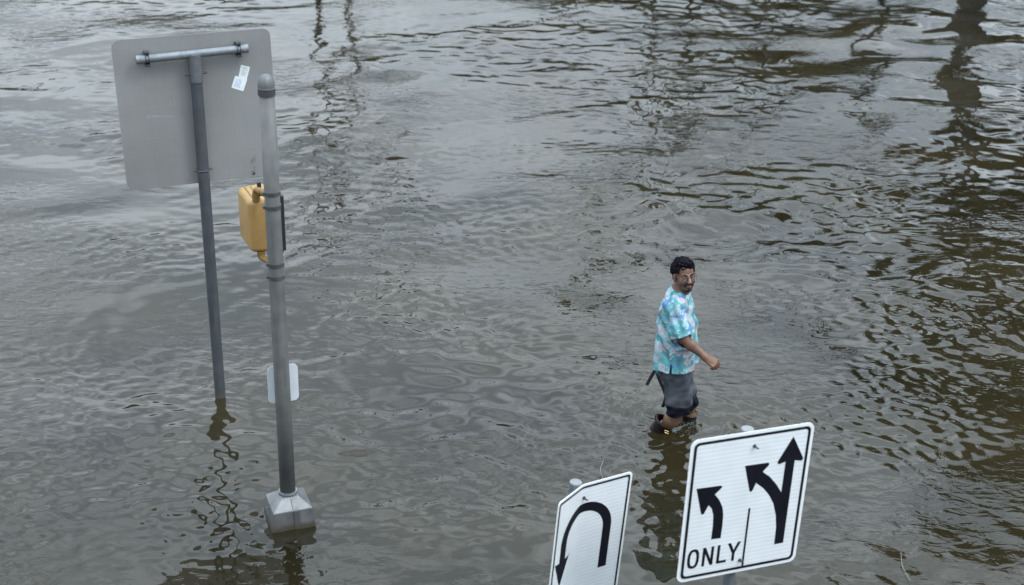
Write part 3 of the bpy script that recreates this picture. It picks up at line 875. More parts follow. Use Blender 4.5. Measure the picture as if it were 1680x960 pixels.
RS = M_(1104, 505, -.165); LS = M_(1117, 500, .17)
EL = M_(1121, 555, -.235); WR = M_(1157, 586, -.30)
LE = M_(1088, 543, .24); LW = M_(1108, 585, .30)
NB = M_(1113, 481, .01)
body = Field((0.9, 9.55, -0.30), (1.75, 10.55, 1.46), 0.0034)
B = body
B.ell(Hd(-.012, 0, .035), (.096, .075, .086), HM, 0)
B.ell(Hd(.026, 0, -.030), (.066, .060, .082), HM, .02)
B.ell(Hd(.048, 0, -.090), (.034, .036, .027), HM, .025)
for sg in (-1, 1):
    B.ell(Hd(.055, sg * .040, -.030), (.030, .022, .030), HM, .015)          # cheek
    B.ell(Hd(.078, sg * .028, .017), (.014, .024, .007), HM, .008)            # brow
    B.ell(Hd(.098, sg * .032, -.003), (.014, .015, .010), HM, .008, 's')      # eye socket
    B.ell(Hd(.083, sg * .032, .004), (.008, .016, .005), HM, .004)            # upper lid
    B.ell(Hd(.104, sg * .011, -.036), (.010, .008, .007), HM, .006)           # nostril wing
    B.ell(Hd(-.004, sg * .078, -.012), (.018, .009, .031), HM, .006)          # ear
    B.ell(Hd(.002, sg * .088, -.010), (.009, .005, .018), HM, .004, 's')
B.cone(Hd(.090, 0, .010), Hd(.112, 0, -.030), .0085, .012, .010)              # nose
B.ell(Hd(.090, 0, -.060), (.011, .024, .006), HM, .005)
B.ell(Hd(.088, 0, -.071), (.011, .019, .006), HM, .005)
B.ell(Hd(.101, 0, -.0655), (.006, .020, .002), HM, .003, 's')
B.cone(Hd(-.012, 0, -.055), NB, .056, .060, .03)
B.cone(NB, (NB + M_(1110, 520, .0)) / 2, .065, .10, .05)
# shoulders, torso core under the shirt, arms
B.cone(NB - [0, 0, .03], RS, .06, .055, .04); B.cone(NB - [0, 0, .03], LS, .06, .055, .04)
B.cone(M_(1110, 525), M_(1108, 600), .105, .115, .05)
B.cone(RS, EL, .050, .038, .03); B.cone(EL, EL + (WR - EL) * .35, .038, .041, .02); B.cone(EL + (WR - EL) * .35, WR, .041, .0265, .02)
B.cone(LS, LE, .050, .040, .03); B.cone(LE, LW, .042, .028, .02); B.cone(LW, LW + [.05, -.01, -.06], .030, .026, .02)
# right hand: palm, four curled fingers, thumb
hd = (M_(1172, 596, -.33) - WR); hd /= np.linalg.norm(hd)                     # forearm -> knuckles
hu = np.array([-.10, -.55, .80]); hu -= hd * (hu @ hd); hu /= np.linalg.norm(hu)   # back of the hand faces up and to the viewer
hs_ = np.cross(hd, hu)                                                        # across the knuckles
if hs_[1] > 0: hs_ = -hs_                                                     # little finger on the near side
PM = np.array([hd, hs_, hu])
palm = WR + hd * .050
B.ell(palm, (.050, .040, .020), PM, .018)
B.cone(WR, palm - hd * .01, .0265, .022, .02)
for i, (off, L1, L2, L3, cu) in enumerate(((.030, .030, .020, .015, 1.00), (.011, .037, .025, .017, .92), (-.009, .040, .026, .018, .86), (-.029, .036, .024, .016, .70))):
    k0 = WR + hd * (.086 + (.006 if i in (1, 2) else 0)) + hs_ * off + hu * .002
    dn = -hu
    a1 = 1.05 * cu; a2 = 2.0 * cu; a3 = 2.75 * cu
    p1 = k0 + (hd * cos(a1) + dn * sin(a1)) * L1
    p2 = p1 + (hd * cos(a2) + dn * sin(a2)) * L2
    p3 = p2 + (hd * cos(a3) + dn * sin(a3)) * L3
    B.cone(k0 - hd * .02, k0, .0105, .0108, .006); B.cone(k0, p1, .0105, .0092, .003); B.cone(p1, p2, .0092, .0085, .002); B.cone(p2, p3, .0085, .0075, .002)
t0 = WR + hd * .028 - hs_ * .026 - hu * .008
t1 = t0 + hd * .036 - hs_ * .018 - hu * .018; t2 = t1 + hd * .030 + hs_ * .004 - hu * .010
B.cone(t0, t1, .015, .0115, .010); B.cone(t1, t2, .0115, .009, .004)
# legs
RH = M_(1109, 622, -.085); RK = M_(1117, 668, -.10); RA = M_(1091, 703, -.03)
LH = M_(1115, 620, .09); LK = M_(1131, 664, .12); LA = M_(1129, 694, .13)
B.cone(M_(1108, 600), RH, .115, .085, .05); B.cone(M_(1108, 600), LH, .115, .085, .05)
B.cone(RH, RK, .085, .058, .03); B.cone(LH, LK, .085, .058, .03)
RA2 = RK + (RA - RK) * 1.35; LA2 = LK + (LA - LK) * 1.5
B.cone(RK, RK + (RA2 - RK) * .4, .056, .059, .03); B.cone(RK + (RA2 - RK) * .4, RA2, .058, .040, .03)
B.cone(LK, LK + (LA2 - LK) * .4, .048, .046, .03); B.cone(LK + (LA2 - LK) * .4, LA2, .046, .036, .03)


def fbm(P, sc_, seed, oct_=3):
    g = np.random.default_rng(seed); f = 0
    for o in range(oct_):
        for k in range(4):
            v = g.normal(size=3); v /= np.linalg.norm(v)
            f = f + np.sin(P @ v * sc_ * 2 ** o * 6.28 + g.uniform(0, 6.28)) * .5 ** o * .5
    return f


def skin_tint(P):
    q = (P - HC) @ HM.T
    base = np.array([0.132, 0.070, 0.047]); c = np.tile(base, (len(P), 1))
    c *= (1 + .07 * fbm(P, 14, 1))[:, None]
    head = (np.abs(q) < .17).all(1)
    jaw = head & (q[:, 2] < -.045 - .25 * (.06 - q[:, 0])) & (q[:, 2] > -.14) & (q[:, 0] > -.03)
    c[jaw] = c[jaw] * .60 + np.array([.035, .028, .028]) * .40
    lip = head & (np.abs(q[:, 2] + .066) < .0085) & (np.abs(q[:, 1]) < .022) & (q[:, 0] > .08)
    c[lip] = [.14, .06, .052]
    nose = head & (q[:, 0] > .103) & (q[:, 2] > -.045)
    c[nose] = [.20, .11, .075]
    lo_arm = (P[:, 2] < .75) & (P[:, 2] > .40)
    c[lo_arm] *= [1.1, 1.05, 1.0]
    leg = P[:, 2] < .25
    c[leg] *= [1.15, 1.2, 1.15]
    return np.clip(c, 0, 1)


M_skin = vcol('brown_skin', 0.5, 0.4, 0.1, 90, 0.08)
bobj = B.mesh('body', M_skin, person, skin_tint)

# hair: curly mass cut back from the face
hf = Field(HC - .19, HC + .19, 0.0026)
def hair_fn(P):
    q = (P - HC) @ HM.T
    d = d_ell(P, Hd(-.018, 0, .042), (.100, .084, .091), HM)
    d = np.minimum(d, d_ell(P, Hd(.030, 0, .098), (.060, .062, .030), HM))
    d = np.minimum(d, d_ell(P, Hd(-.05, 0, .0), (.058, .070, .072), HM))
    d = d + .0060 * fbm(P, 24, 5, 3) - .001
    return d
hf.put(hair_fn, HC - .16, HC + .16)
def face_cut(P):
    q = (P - HC) @ HM.T
    # space in front of the hairline: forehead, temples, round the ear
    front = np.maximum(.052 - q[..., 0] + .0 * q[..., 1], q[..., 2] - .066 + .18 * np.abs(q[..., 1]))
    side = np.maximum(np.maximum(-.004 - q[..., 0] + 0.9 * (q[..., 2] + .0), q[..., 2] - .030), -.030 - q[..., 0])
    low = q[..., 2] + .028 + .35 * np.maximum(-q[..., 0] - .02, 0)
    return np.minimum(np.minimum(front, side), low) + .0015 * fbm(P, 30, 9, 1)
hf.put(face_cut, HC - .19, HC + .19, .006, 's')
M_hair = vcol('black_hair', 0.7, 0.05, 0.9, 160)
hf.mesh('hair', M_hair, person, lambda P: np.array([.0065, .006, .0085]) * (1 + .5 * fbm(P, 40, 3, 2))[:, None].clip(.4, 2))
M_beard = plain('black_beard', (0.014, 0.011, 0.011), 0.75, 0, 0.2, .3, 300)
ff = Field(HC - .15, HC + .15, 0.0016)
ff.ell(Hd(.0965, .013, -.0475), (.010, .020, .0055), HM, .003); ff.ell(Hd(.0965, -.013, -.0475), (.010, .020, .0055), HM, .003)
ff.cone(Hd(.092, .026, -.050), Hd(.080, .034, -.068), .0055, .0045, .003); ff.cone(Hd(.092, -.026, -.050), Hd(.080, -.034, -.068), .0055, .0045, .003)
ff.mesh('moustache', M_beard, person)
ff = Field(HC - .16, HC + .15, 0.0018)
ff.ell(Hd(.065, 0, -.100), (.022, .026, .017), HM, .004)
ff.cone(Hd(.082, 0, -.082), Hd(.076, 0, -.10), .006, .012, .004)
for sg in (-1, 1): ff.cone(Hd(.064, sg * .022, -.098), Hd(.045, sg * .040, -.092), .010, .006, .006)
ff.mesh('goatee', M_beard, person)
for sg in (-1, 1):
    ff = Field(Hd(.09, sg * .032, .02) - .05, Hd(.09, sg * .032, .02) + .05, 0.0014)
    ff.cone(Hd(.0915, sg * .013, .016), Hd(.090, sg * .032, .024), .0048, .0052, .002); ff.cone(Hd(.090, sg * .032, .024), Hd(.076, sg * .050, .017), .0052, .003, .002)
    ff.mesh('eyebrow', M_beard, person)
M_eye = plain('eye_white', (0.26, 0.23, 0.21), 0.35, 0, .5, .03); M_iris = plain('dark_iris', (0.02, 0.012, 0.008), 0.15)
for sg in (-1, 1):
    bm = bmesh.new(); bmesh.ops.create_uvsphere(bm, u_segments=16, v_segments=10, radius=.0115, matrix=Matrix.Translation(Hd(.0785, sg * .032, -.004)))
    e_ = from_bm('eye', bm, M_eye, person, True)
    look = Vector(CPOS - Hd(.08, 0, 0)).normalized(); look = (look * .5 + Vector(ha) * .5).normalized()
    bm = bmesh.new(); bmesh.ops.create_uvsphere(bm, u_segments=12, v_segments=8, radius=.0068, matrix=Matrix.Translation(Vector(Hd(.0785, sg * .032, -.004)) + look * .0062))
    from_bm('iris', bm, M_iris, e_, True)
# spectacles
M_rim = plain('spectacle_rim', (0.10, 0.08, 0.07), 0.3, .6)
gl = bpy.data.objects.new('glasses', None); COL.objects.link(gl); gl.parent = person
gl.matrix_parent_inverse = Matrix.Translation(person.location).inverted()
mg, ng, bg_ = mat_base('spectacle_lens'); bg_.inputs['Transmission Weight'].default_value = 1.0; bg_.inputs['Roughness'].default_value = 0.0; bg_.inputs['IOR'].default_value = 1.02
bg_.inputs['Base Color'].default_value = (.95, .97, 1, 1); bg_.inputs['Specular IOR Level'].default_value = 0.3
for sg in (-1, 1):
    pts = [Hd(.104 - abs(v * .18) * (1 if v * sg > 0 else .2), sg * .033 + u_, -.006 + v2) for u_, v2, v in
           [(.024 * math.copysign(abs(cos(t_)) ** .7, cos(t_)), .018 * math.copysign(abs(sin(t_)) ** .7, sin(t_)), .024 * cos(t_)) for t_ in np.linspace(0, 2 * pi, 25)]]
    bm = bmesh.new(); tube(bm, pts, .0016, 6); from_bm('rim', bm, M_rim, gl, True)
    bm = bmesh.new(); vs = [bm.verts.new(p) for p in pts[:-1]]; bm.faces.new(vs); bm.faces.ensure_lookup_table()
    r_ = bmesh.ops.extrude_face_region(bm, geom=bm.faces[:])
    for v in [x for x in r_['geom'] if isinstance(x, bmesh.types.BMVert)]: v.co += Vector(ha) * .0012
    from_bm('lens', bm, mg, gl)
    bm = bmesh.new(); tube(bm, [Hd(.099, sg * .056, .004), Hd(.075, sg * .072, .004), Hd(.0, sg * .080, .008)], .0017, 6); from_bm('temple', bm, M_rim, gl)
bm = bmesh.new(); tube(bm, bent([Hd(.1025, -.010, .002), Hd(.107, 0, .006), Hd(.1025, .010, .002)], 4), .0016, 6); from_bm('bridge', bm, M_rim, gl)

# ------------------------------------------------------------------ shirt
by = radians(14)                                   # the chest faces along the walk, a little towards the viewer
fb_ = np.array([cos(by), -sin(by), 0]); lb_ = np.array([sin(by), cos(by), 0])
secs = []                                          # photo row, centre column, half depth, half width
for py, cx, aa, bb in ((477, 1113, .055, .075), (485, 1112, .085, .135), (497, 1111, .115, .180), (520, 1110, .138, .192), (545, 1110.5, .150, .192),
                       (575, 1109.5, .158, .195), (600, 1108, .165, .212), (622, 1107, .170, .218)):
    c = M_(cx, py); secs.append((c[2], c[0], c[1], aa, bb))
secs = np.array(secs[::-1])
HEMZ = M_(1110, 613, -.19)[2]


def torso_fn(P, grow=0.0):
    z = P[..., 2]
    cx = np.interp(z, secs[:, 0], secs[:, 1]); cy = np.interp(z, secs[:, 0], secs[:, 2]) * 0 + MY
    aa = np.interp(z, secs[:, 0], secs[:, 3]) + grow; bb = np.interp(z, secs[:, 0], secs[:, 4]) + grow
    dx = P[..., 0] - cx; dy = P[..., 1] - cy
    u_ = dx * fb_[0] + dy * fb_[1]; v_ = dx * lb_[0] + dy * lb_[1]
    e = 2.4
    rr = (np.abs(u_ / aa) ** e + np.abs(v_ / bb) ** e) ** (1 / e)
    d = (rr - 1) * np.minimum(aa, bb)
    d = np.maximum(d, (z - secs[-1, 0]) * .8)
    return d


def folds(P):
    z = P[..., 2]; q = P - np.array([1.27, MY, 0])
    ang = np.arctan2(q @ lb_, q @ fb_)
    f = .0060 * np.sin(ang * 7 + 3 * np.sin(z * 7) + z * 9) * np.clip((1.05 - z) / .4, 0, 1)
    f += .0048 * np.sin((q[..., 0] * .8 + z * 1.0) * 42 + 3 * np.sin(q[..., 0] * 17 + 1) + ang * 2) * np.clip((z - .55) / .3, 0.15, 1) * .8
    f += .0035 * fbm(P, 5, 12, 2)
    return f


sh = Field((0.95, 9.60, 0.36), (1.60, 10.50, 1.24), 0.0034)
sh.put(lambda P: torso_fn(P), (1.0, 9.75, .40), (1.55, 10.35, 1.22))
SE = RS + (EL - RS) * .92; SL = LS + (LE - LS) * .9
sh.cone(NB - [0, 0, .045], RS + [0, 0, -.005], .075, .070, .05); sh.cone(NB - [0, 0, .045], LS + [0, 0, -.005], .075, .070, .05)
sh.cone(RS + [0, 0, -.01], SE + (SE - RS) * .25, .074, .090, .035)
sh.cone(LS + [0, 0, -.01], SL + (SL - LS) * .25, .072, .078, .035)
S, P = sh.sl(sh.lo, sh.lo + sh.n * sh.v)
sh.d[S] += 1.5 * folds(P)
outer = sh.d.copy()
# cut sleeves
for (A_, E_) in ((RS, SE), (LS, SL)):
    dd = (E_ - A_) / np.linalg.norm(E_ - A_)
    near = np.maximum(d_cone(P, A_, E_ + (E_ - A_) * .4, .10, .12), -((P - E_) @ dd))    # the part past the hem
    near = np.maximum(near, .022 - torso_fn(P))
    sh.d[S] = np.maximum(sh.d[S], -near)
# cut the hem: dips at front and back, slit at the side
q = P - np.array([1.27, MY, 0])
u_ = q @ fb_; v_ = q @ lb_
hem = HEMZ - .020 * np.clip(-u_ / .12, 0, 1) ** 2 + .012 * np.exp(-((u_ + .01) / .03) ** 2) + .004 * np.sin(u_ * 50)
sh.d[S] = np.maximum(sh.d[S], hem - P[..., 2])
slit = np.maximum(np.maximum(np.abs(u_ + .012) - .0035 - .10 * np.maximum(HEMZ + .075 - P[..., 2], 0), P[..., 2] - HEMZ - .075), v_ + .08)
sh.d[S] = np.maximum(sh.d[S], -slit)
# hollow, neck opening
sh.d[S] = np.maximum(sh.d[S], -(outer + .011))
sh.cone(NB - [0, 0, .05], Hd(-.012, 0, -.05), .061, .068, .0, 's')
# collar
cdir = (Hd(-.012, 0, -.06) - NB); cdir /= np.linalg.norm(cdir)
def collar(P):
    o_ = NB - cdir * .035; h = (P - o_) @ cdir; rad = np.linalg.norm(P - o_ - h[..., None] * cdir, axis=-1)
    dirn = np.arctan2((P - o_) @ lb_, (P - o_) @ fb_)
    top_ = .064 + .006 * -np.cos(dirn)
    R_ = .073 + .20 * np.maximum(.050 - h, 0)
    d = np.maximum(np.abs(rad - R_) - .0045, np.maximum(h - top_, .006 + .012 * np.cos(dirn) - h))
    gap = np.abs(dirn) - .16 - .5 * np.maximum(top_ - h, 0) * 3
    return np.maximum(d, -gap * .07)
sh.put(collar, NB - .13, NB + .13, .003)

g = np.random.default_rng(77)
fl = []
for i in range(900):                              # flowers and leaves scattered over the cloth
    c = np.array([g.uniform(1.0, 1.5), g.uniform(9.7, 10.4), g.uniform(.42, 1.2)])
    fl.append(c)


def floral(P):
    N = len(P); base = np.array([.115, .345, .38]); c = np.tile(base, (N, 1))
    c = c * (1 + .22 * fbm(P, 9, 2, 2))[:, None]
    pale = np.clip(fbm(P, 5, 31, 3) * 1.0 - .15, 0, 1)[:, None]
    c = c * (1 - pale * .8) + np.array([.42, .60, .66]) * pale * .8
    gg = np.random.default_rng(5)
    idx = gg.permutation(N)[:4000]; used = []
    kinds = []
    for i in idx:                                 # Poisson-spread centres on the surface
        p = P[i]
        if all(np.sum((p - q_) ** 2) > .048 ** 2 for q_ in used): used.append(p)
    used = np.array(used)
    for j, p in enumerate(used):
        kind = gg.choice([0, 0, 1, 2, 2, 3, 3, 3]); r0 = gg.uniform(.018, .044)
        d = P - p; m_ = np.linalg.norm(d, axis=1) < r0 * 1.2
        if not m_.any(): continue
        dd = d[m_]
        nrm_ = np.array([p[0] - 1.27, p[1] - MY, .0]); nrm_ /= np.linalg.norm(nrm_) + 1e-6
        if p[1] < 9.97: nrm_ = nrm_ * .3 + np.array([.0, -1, .1]) * .7; nrm_ /= np.linalg.norm(nrm_)
        t1 = np.cross([0, 0, 1.], nrm_); t1 /= np.linalg.norm(t1); t2 = np.cross(nrm_, t1)
        x = dd @ t1; y = dd @ t2; r_ = np.hypot(x, y); a_ = np.arctan2(y, x) + gg.uniform(0, 6)
        cm = c[m_]
        if kind in (0, 1):                        # five-petalled bloom
            edge = r0 * (.60 + .40 * np.abs(np.cos(2.5 * a_)) ** .6)
            inn = r_ < edge
            petal = np.array([.58, .62, .68]) if kind == 0 else np.array([.60, .50, .57])
            t_ = (r_ / edge)[:, None].clip(0, 1)
            col = petal * t_ + np.array([.46, .22, .28]) * (1 - t_) * .6 + petal * (1 - t_) * .4
            vein = (np.abs(np.cos(2.5 * a_)) < .12)[:, None]
            col = np.where(vein, col * [.6, .6, .8], col)
            cm = np.where(inn[:, None], col, cm)
        elif kind == 2:                           # blue fern
            inn = (np.abs(y) < r0 * .35 * (1 - np.abs(x) / r0)) | (np.abs(np.sin(a_ * 4)) > .86) & (r_ < r0 * .8)
            cm = np.where(inn[:, None], np.array([.12, .19, .44]), cm)
        else:                                     # pale leaf spray
            inn = (np.abs(np.sin(a_ * 1.5 + r_ * 55)) > .70) & (r_ < r0 * (.75 + .25 * np.sin(a_ * 2)))
            cm = np.where(inn[:, None], np.array([.48, .60, .66]), cm)
        c[m_] = c[m_] * .22 + cm * .78
    return np.clip(c, 0, .9) * .72


M_shirt = vcol('floral_shirt_cotton', 0.85, 0.1, 0.9, 22)
shirt = sh.mesh('shirt', M_shirt, person, floral)
tag(shirt, 'teal short-sleeved shirt with pink and white flowers')

# ------------------------------------------------------------------ rolled trousers
tr = Field((0.98, 9.70, 0.0), (1.62, 10.45, 0.62), 0.0034)
tr.ell(M_(1108, 604), (.145, .165, .13), None, 0)
RKe = M_(1115, 677, -.10); LKe = M_(1131, 664, .12)
tr.cone(RH + [0, 0, .03], RH + (RKe - RH) * .55, .103, .102, .06); tr.cone(RH + (RKe - RH) * .55, RKe - [0, 0, .03], .100, .088, .03)
tr.cone(LH + [0, 0, .03], LH + (LKe - LH) * .5, .100, .088, .06); tr.cone(LH + (LKe - LH) * .5, LKe - [0, 0, .03], .088, .076, .03)
S, P = tr.sl(tr.lo, tr.lo + tr.n * tr.v)
z = P[..., 2]
tr.d[S] += .0065 * np.sin(z * 62 + 4 * np.sin(P[..., 0] * 18) + P[..., 1] * 12) * np.clip((.36 - z) / .2, 0, 1) + .005 * fbm(P, 4, 8, 2) + .004 * np.sin(P[..., 0] * 75 + z * 8) * np.clip((z - .2) / .2, 0, 1)
roll_ = np.exp(-((z - (RKe[2] + .055)) / .010) ** 2) * .003
tr.d[S] += roll_
outer = tr.d.copy()
for (A_, E_, r_) in ((RH, RKe, .17), (LH, LKe, .16)):
    dd = (E_ - A_) / np.linalg.norm(E_ - A_)
    tip = np.maximum(d_cone(P, A_ + (E_ - A_) * .6, E_ + dd * .3, r_, r_), -((P - E_) @ dd) - .006 * fbm(P, 9, 4, 1))
    sel = (P[..., 1] < MY + .02) if E_ is RKe else (P[..., 1] >= MY + .02)
    tr.d[S] = np.where(sel, np.maximum(tr.d[S], -tip), tr.d[S])
tr.d[S] = np.maximum(tr.d[S], -(outer + .011))
tr.d[S] = np.maximum(tr.d[S], z - .57)


def denim(P):
    c = np.tile(np.array([.052, .056, .066]), (len(P), 1)) * (1 + .18 * fbm(P, 12, 6, 3))[:, None]
    worn = np.clip(fbm(P * [1, 1, .3], 7, 16, 2), 0, 1)[:, None]; c = c * (1 + .45 * worn)
    wet = np.clip((RKe[2] + .085 + .022 * fbm(P, 8, 7, 2) - P[:, 2]) / .018, 0, 1)[:, None]
    return c * (1 - wet) + np.array([.006, .007, .013]) * wet
trou = tr.mesh('trousers', vcol('grey_denim', 0.85, 0.1, 0.9, 30), person, denim)
tag(trou, 'grey trousers rolled to the knee with dark wet cuffs')

# ------------------------------------------------------------------ boots, open tops just out of the water
M_boot = vcol('wet_brown_leather', 0.42, 0.25, 0.3, 60)
def boot(top, axis_, r1, r2, L, foot, tilt, nm='boot'):
    axis_ = np.array(axis_) / np.linalg.norm(axis_); bt = Field(np.array(top) - [.3, .22, .42], np.array(top) + [.25, .2, .12], .0034)
    bt.cone(top + axis_ * .06, top - axis_ * L, r1 + .004, r2, 0)
    bt.cone(top - axis_ * L, top - axis_ * L + np.array(foot), r2 * .8, .040, .04)
    S, P = bt.sl(bt.lo, bt.lo + bt.n * bt.v); o_ = bt.d.copy()
    bt.d[S] += .003 * fbm(P, 6, 20, 2)
    h = (P - top) @ axis_
    bt.d[S] = np.maximum(bt.d[S], h + .004 * fbm(P, 6, 3, 1))
    bt.d[S] = np.maximum(bt.d[S], -np.maximum(o_ + .006, -(h + L * .8)))
    return bt.mesh(nm, M_boot, person, lambda P: np.tile(np.array([.012, .007, .005]), (len(P), 1)) * (1 + .5 * fbm(P, 10, 2, 2).clip(-1, 1))[:, None])
nb_top = M_(1091.5, 691, -.045); nb_ax = RK - RA; nb_ax = nb_ax / np.linalg.norm(nb_ax)
nb_ax = np.array([.46, -.10, .88]); nb_ax /= np.linalg.norm(nb_ax)
b1 = boot(nb_top, nb_ax, .080, .060, .20, (.14, -.02, -.06), 0)
fb_top = M_(1131, 677, .13); fb_ax = np.array([.12, -.05, 1.]); fb_ax /= np.linalg.norm(fb_ax)
b2 = boot(fb_top, fb_ax, .068, .055, .20, (.15, -.03, -.02), 0)
# top welt, pull loop and buckle
def ringpts(c_, ax_, r_, n_=28):
    a_ = np.cross(ax_, [0, 1, 0]); a_ /= np.linalg.norm(a_); b2_ = np.cross(ax_, a_)
    return [c_ + (a_ * cos(t_) + b2_ * sin(t_)) * r_ for t_ in np.linspace(0, 2 * pi, n_)]
M_welt = plain('boot_binding', (.030, .014, .011), .4); M_brass = plain('brass_buckle', (.45, .33, .14), .3, .8)
bm = bmesh.new(); tube(bm, ringpts(nb_top - nb_ax * .002, nb_ax, .0805), .0042, 6); from_bm('top_binding', bm, M_welt, b1, True)
bm = bmesh.new(); tube(bm, ringpts(fb_top - fb_ax * .002, fb_ax, .0685), .0042, 6); from_bm('top_binding', bm, M_welt, b2, True)
bk = np.array([-1, -.15, .5]); bk /= np.linalg.norm(bk)
lp = M_(1077, 684, -.05)
bm = bmesh.new(); tube(bm, bent([lp + [-.004, 0, -.035], lp + [-.010, -.004, .012], lp + [.004, -.002, .026], lp + [.014, .0, .008], lp + [.008, 0, -.03]], 5), .0045, 6); from_bm('pull_loop', bm, M_welt, b1, True)
bk0 = nb_top - nb_ax * .062 + np.array([.035, -.078, 0])
bm = bmesh.new(); pr = [bk0 + np.array([x, -.004, z_ + x * -.35]) for x, z_ in ((-.016, -.008), (-.016, .010), (.016, .010), (.016, -.008), (-.016, -.008))]
for p_, q_ in zip(pr, pr[1:]): tube(bm, [p_, q_], .0024, 6)
from_bm('buckle', bm, M_brass, b1)

# ------------------------------------------------------------------ loose black strap behind him, and a second black ribbon
M_ribbon = plain('dull_black_ribbon', (.014, .014, .016), .7)
def ribbon(pts, wd, th=.002):
    bm = bmesh.new(); P_ = bent(pts, 5); prev = None
    for i, p in enumerate(P_):
        a_ = P_[max(i - 1, 0)]; b_ = P_[min(i + 1, len(P_) - 1)]; t_ = (b_ - a_).normalized()
        sd_ = t_.cross(Vector((0, -1, .2))).normalized() * wd / 2; n_ = t_.cross(sd_).normalized() * th
        cur = [bm.verts.new(p + x) for x in (-sd_ - n_, sd_ - n_, sd_ + n_, -sd_ + n_)]
        if prev:
            for k in range(4): bm.faces.new((prev[k], prev[(k + 1) % 4], cur[(k + 1) % 4], cur[k]))
        else: bm.faces.new(cur)
        prev = cur
    bm.faces.new(prev); return from_bm('black_ribbon', bm, M_ribbon, person)
ribbon([M_(1078, 600, .06), M_(1074, 609, .05), M_(1068, 619, .045), M_(1061, 632, .04)], .026)
ribbon([M_(1078, 612, .04), M_(1083, 626, .02), M_(1090, 642, .0), M_(1092, 654, .0), M_(1087, 668, .02)], .026)  # black ribbon down the back of the trousers

# ------------------------------------------------------------------ splash round his boots
m, n, b = mat_base('splash_water'); b.inputs['Base Color'].default_value = (.9, .93, .95, 1); b.inputs['Transmission Weight'].default_value = 1; b.inputs['IOR'].default_value = 1.333; b.inputs['Roughness'].default_value = .03
g = np.random.default_rng(9); bm = bmesh.new()
for i in range(190):
    c_ = (M_(1128, 699, .0), M_(1086, 708, -.03), M_(1088, 668, .05), M_(1105, 712, -.05))[g.choice(4, p=(.45, .25, .15, .15))]
    p = c_ + g.normal(size=3) * [.05, .04, .0]; p[2] = abs(g.normal()) * .026 + .004
    bmesh.ops.create_icosphere(bm, subdivisions=1, radius=g.uniform(.002, .0055), matrix=Matrix.Translation(p))
tag(from_bm('splash_drops', bm, m, None, True), 'small splash of water drops around the wading man\'s boots', 'splash', None, 'stuff')

# ------------------------------------------------------------------ what stands beyond the frame and mirrors in the water
M_bark = metal('grey_bark', (0.05, 0.046, 0.04), (0.12, 0.11, 0.10), 0.9, 0.0, (9, 9, 2), 0.5)


def leafmat(name, c1, c2, c3):
    m, n, b = mat_base(name)
    t = n.nodes.new('ShaderNodeTexCoord'); z = n.nodes.new('ShaderNodeTexNoise'); z.inputs['Scale'].default_value = 0.9; z.inputs['Detail'].default_value = 6
    n.links.new(t.outputs['Object'], z.inputs['Vector'])
    cr = n.nodes.new('ShaderNodeValToRGB')
    cr.color_ramp.elements[0].position = 0.4; cr.color_ramp.elements[0].color = (*c1, 1)
    cr.color_ramp.elements[1].position = 0.6; cr.color_ramp.elements[1].color = (*c2, 1)
    e = cr.color_ramp.elements.new(0.72); e.color = (*c3, 1)
    n.links.new(z.outputs['Fac'], cr.inputs[0]); n.links.new(cr.outputs[0], b.inputs['Base Color'])
    b.inputs['Roughness'].default_value = 0.7
    return m


M_leaf = leafmat('dark_foliage', (0.03, 0.033, 0.010), (0.06, 0.056, 0.018), (0.12, 0.075, 0.025))


def leaves(name, centres, spread, size, parent, mat, seed):
    """many small leaf faces around clump centres"""
    g = np.random.default_rng(seed)
    C_ = np.repeat(np.array([c[:3] for c in centres]), [c[3] for c in centres], axis=0)
    S_ = np.repeat(np.array([c[4] for c in centres]), [c[3] for c in centres], axis=0)
    N = len(C_)
    P = C_ + g.normal(size=(N, 3)) * S_[:, None] * np.array([1, 1, .75]) * spread
    a = g.normal(size=(N, 3)); a /= np.linalg.norm(a, axis=1)[:, None]
    b = np.cross(a, g.normal(size=(N, 3))); b /= np.linalg.norm(b, axis=1)[:, None]
    L = size * g.uniform(.6, 1.4, (N, 1))
    V = np.stack([P - a * L, P + b * L * .45, P + a * L, P - b * L * .45], 1).reshape(-1, 3)
    me = bpy.data.meshes.new(name)
    me.from_pydata(V.tolist(), [], np.arange(4 * N).reshape(-1, 4).tolist())
    return link(name, me, mat, parent)


def tree(x, y, h, crown, lab, trunk_r, clumps, nl, size, seed, lean=(0, 0)):
    g = np.random.default_rng(seed)
    s = empty('tree', (x, y, 0), lab, 'tree', 'trees mirrored in the flood water')
    bm = bmesh.new()
    topz = crown[2] - crown[5] * .2
    tp = Vector((x + lean[0], y + lean[1], topz))
    tube(bm, bent([(x, y, -.5), (x + lean[0] * .1, y, topz * .35), (x + lean[0] * .5, y + lean[1] * .4, topz * .75), tp], 4),
         list(np.linspace(trunk_r, trunk_r * .6, 13)), 14)
    from_bm('trunk', bm, M_bark, s, True)
    cs = []
    for i in range(clumps):
        v = g.normal(size=3); v /= np.linalg.norm(v); r_ = g.uniform(.35, 1.0) ** .5
        c = np.array([crown[0] + v[0] * crown[3] * r_, crown[1] + v[1] * crown[4] * r_, crown[2] + v[2] * crown[5] * r_])
        cs.append((*c, int(nl / clumps * g.uniform(.5, 1.5)), g.uniform(.35, .8)))
    bm = bmesh.new()
    for i in range(0, clumps, 3):
        c = Vector(cs[i][:3]); st = Vector((x, y, 0)).lerp(tp, g.uniform(.6, 1))
        mid_ = st.lerp(c, .5) + Vector((0, 0, .3))
        tube(bm, bent([st, mid_, c], 3), list(np.linspace(trunk_r * .35, .02, 7)), 6)
    from_bm('limb', bm, M_bark, s)
    leaves('crown', cs, 1.0, size, s, M_leaf, seed + 1)
    return s


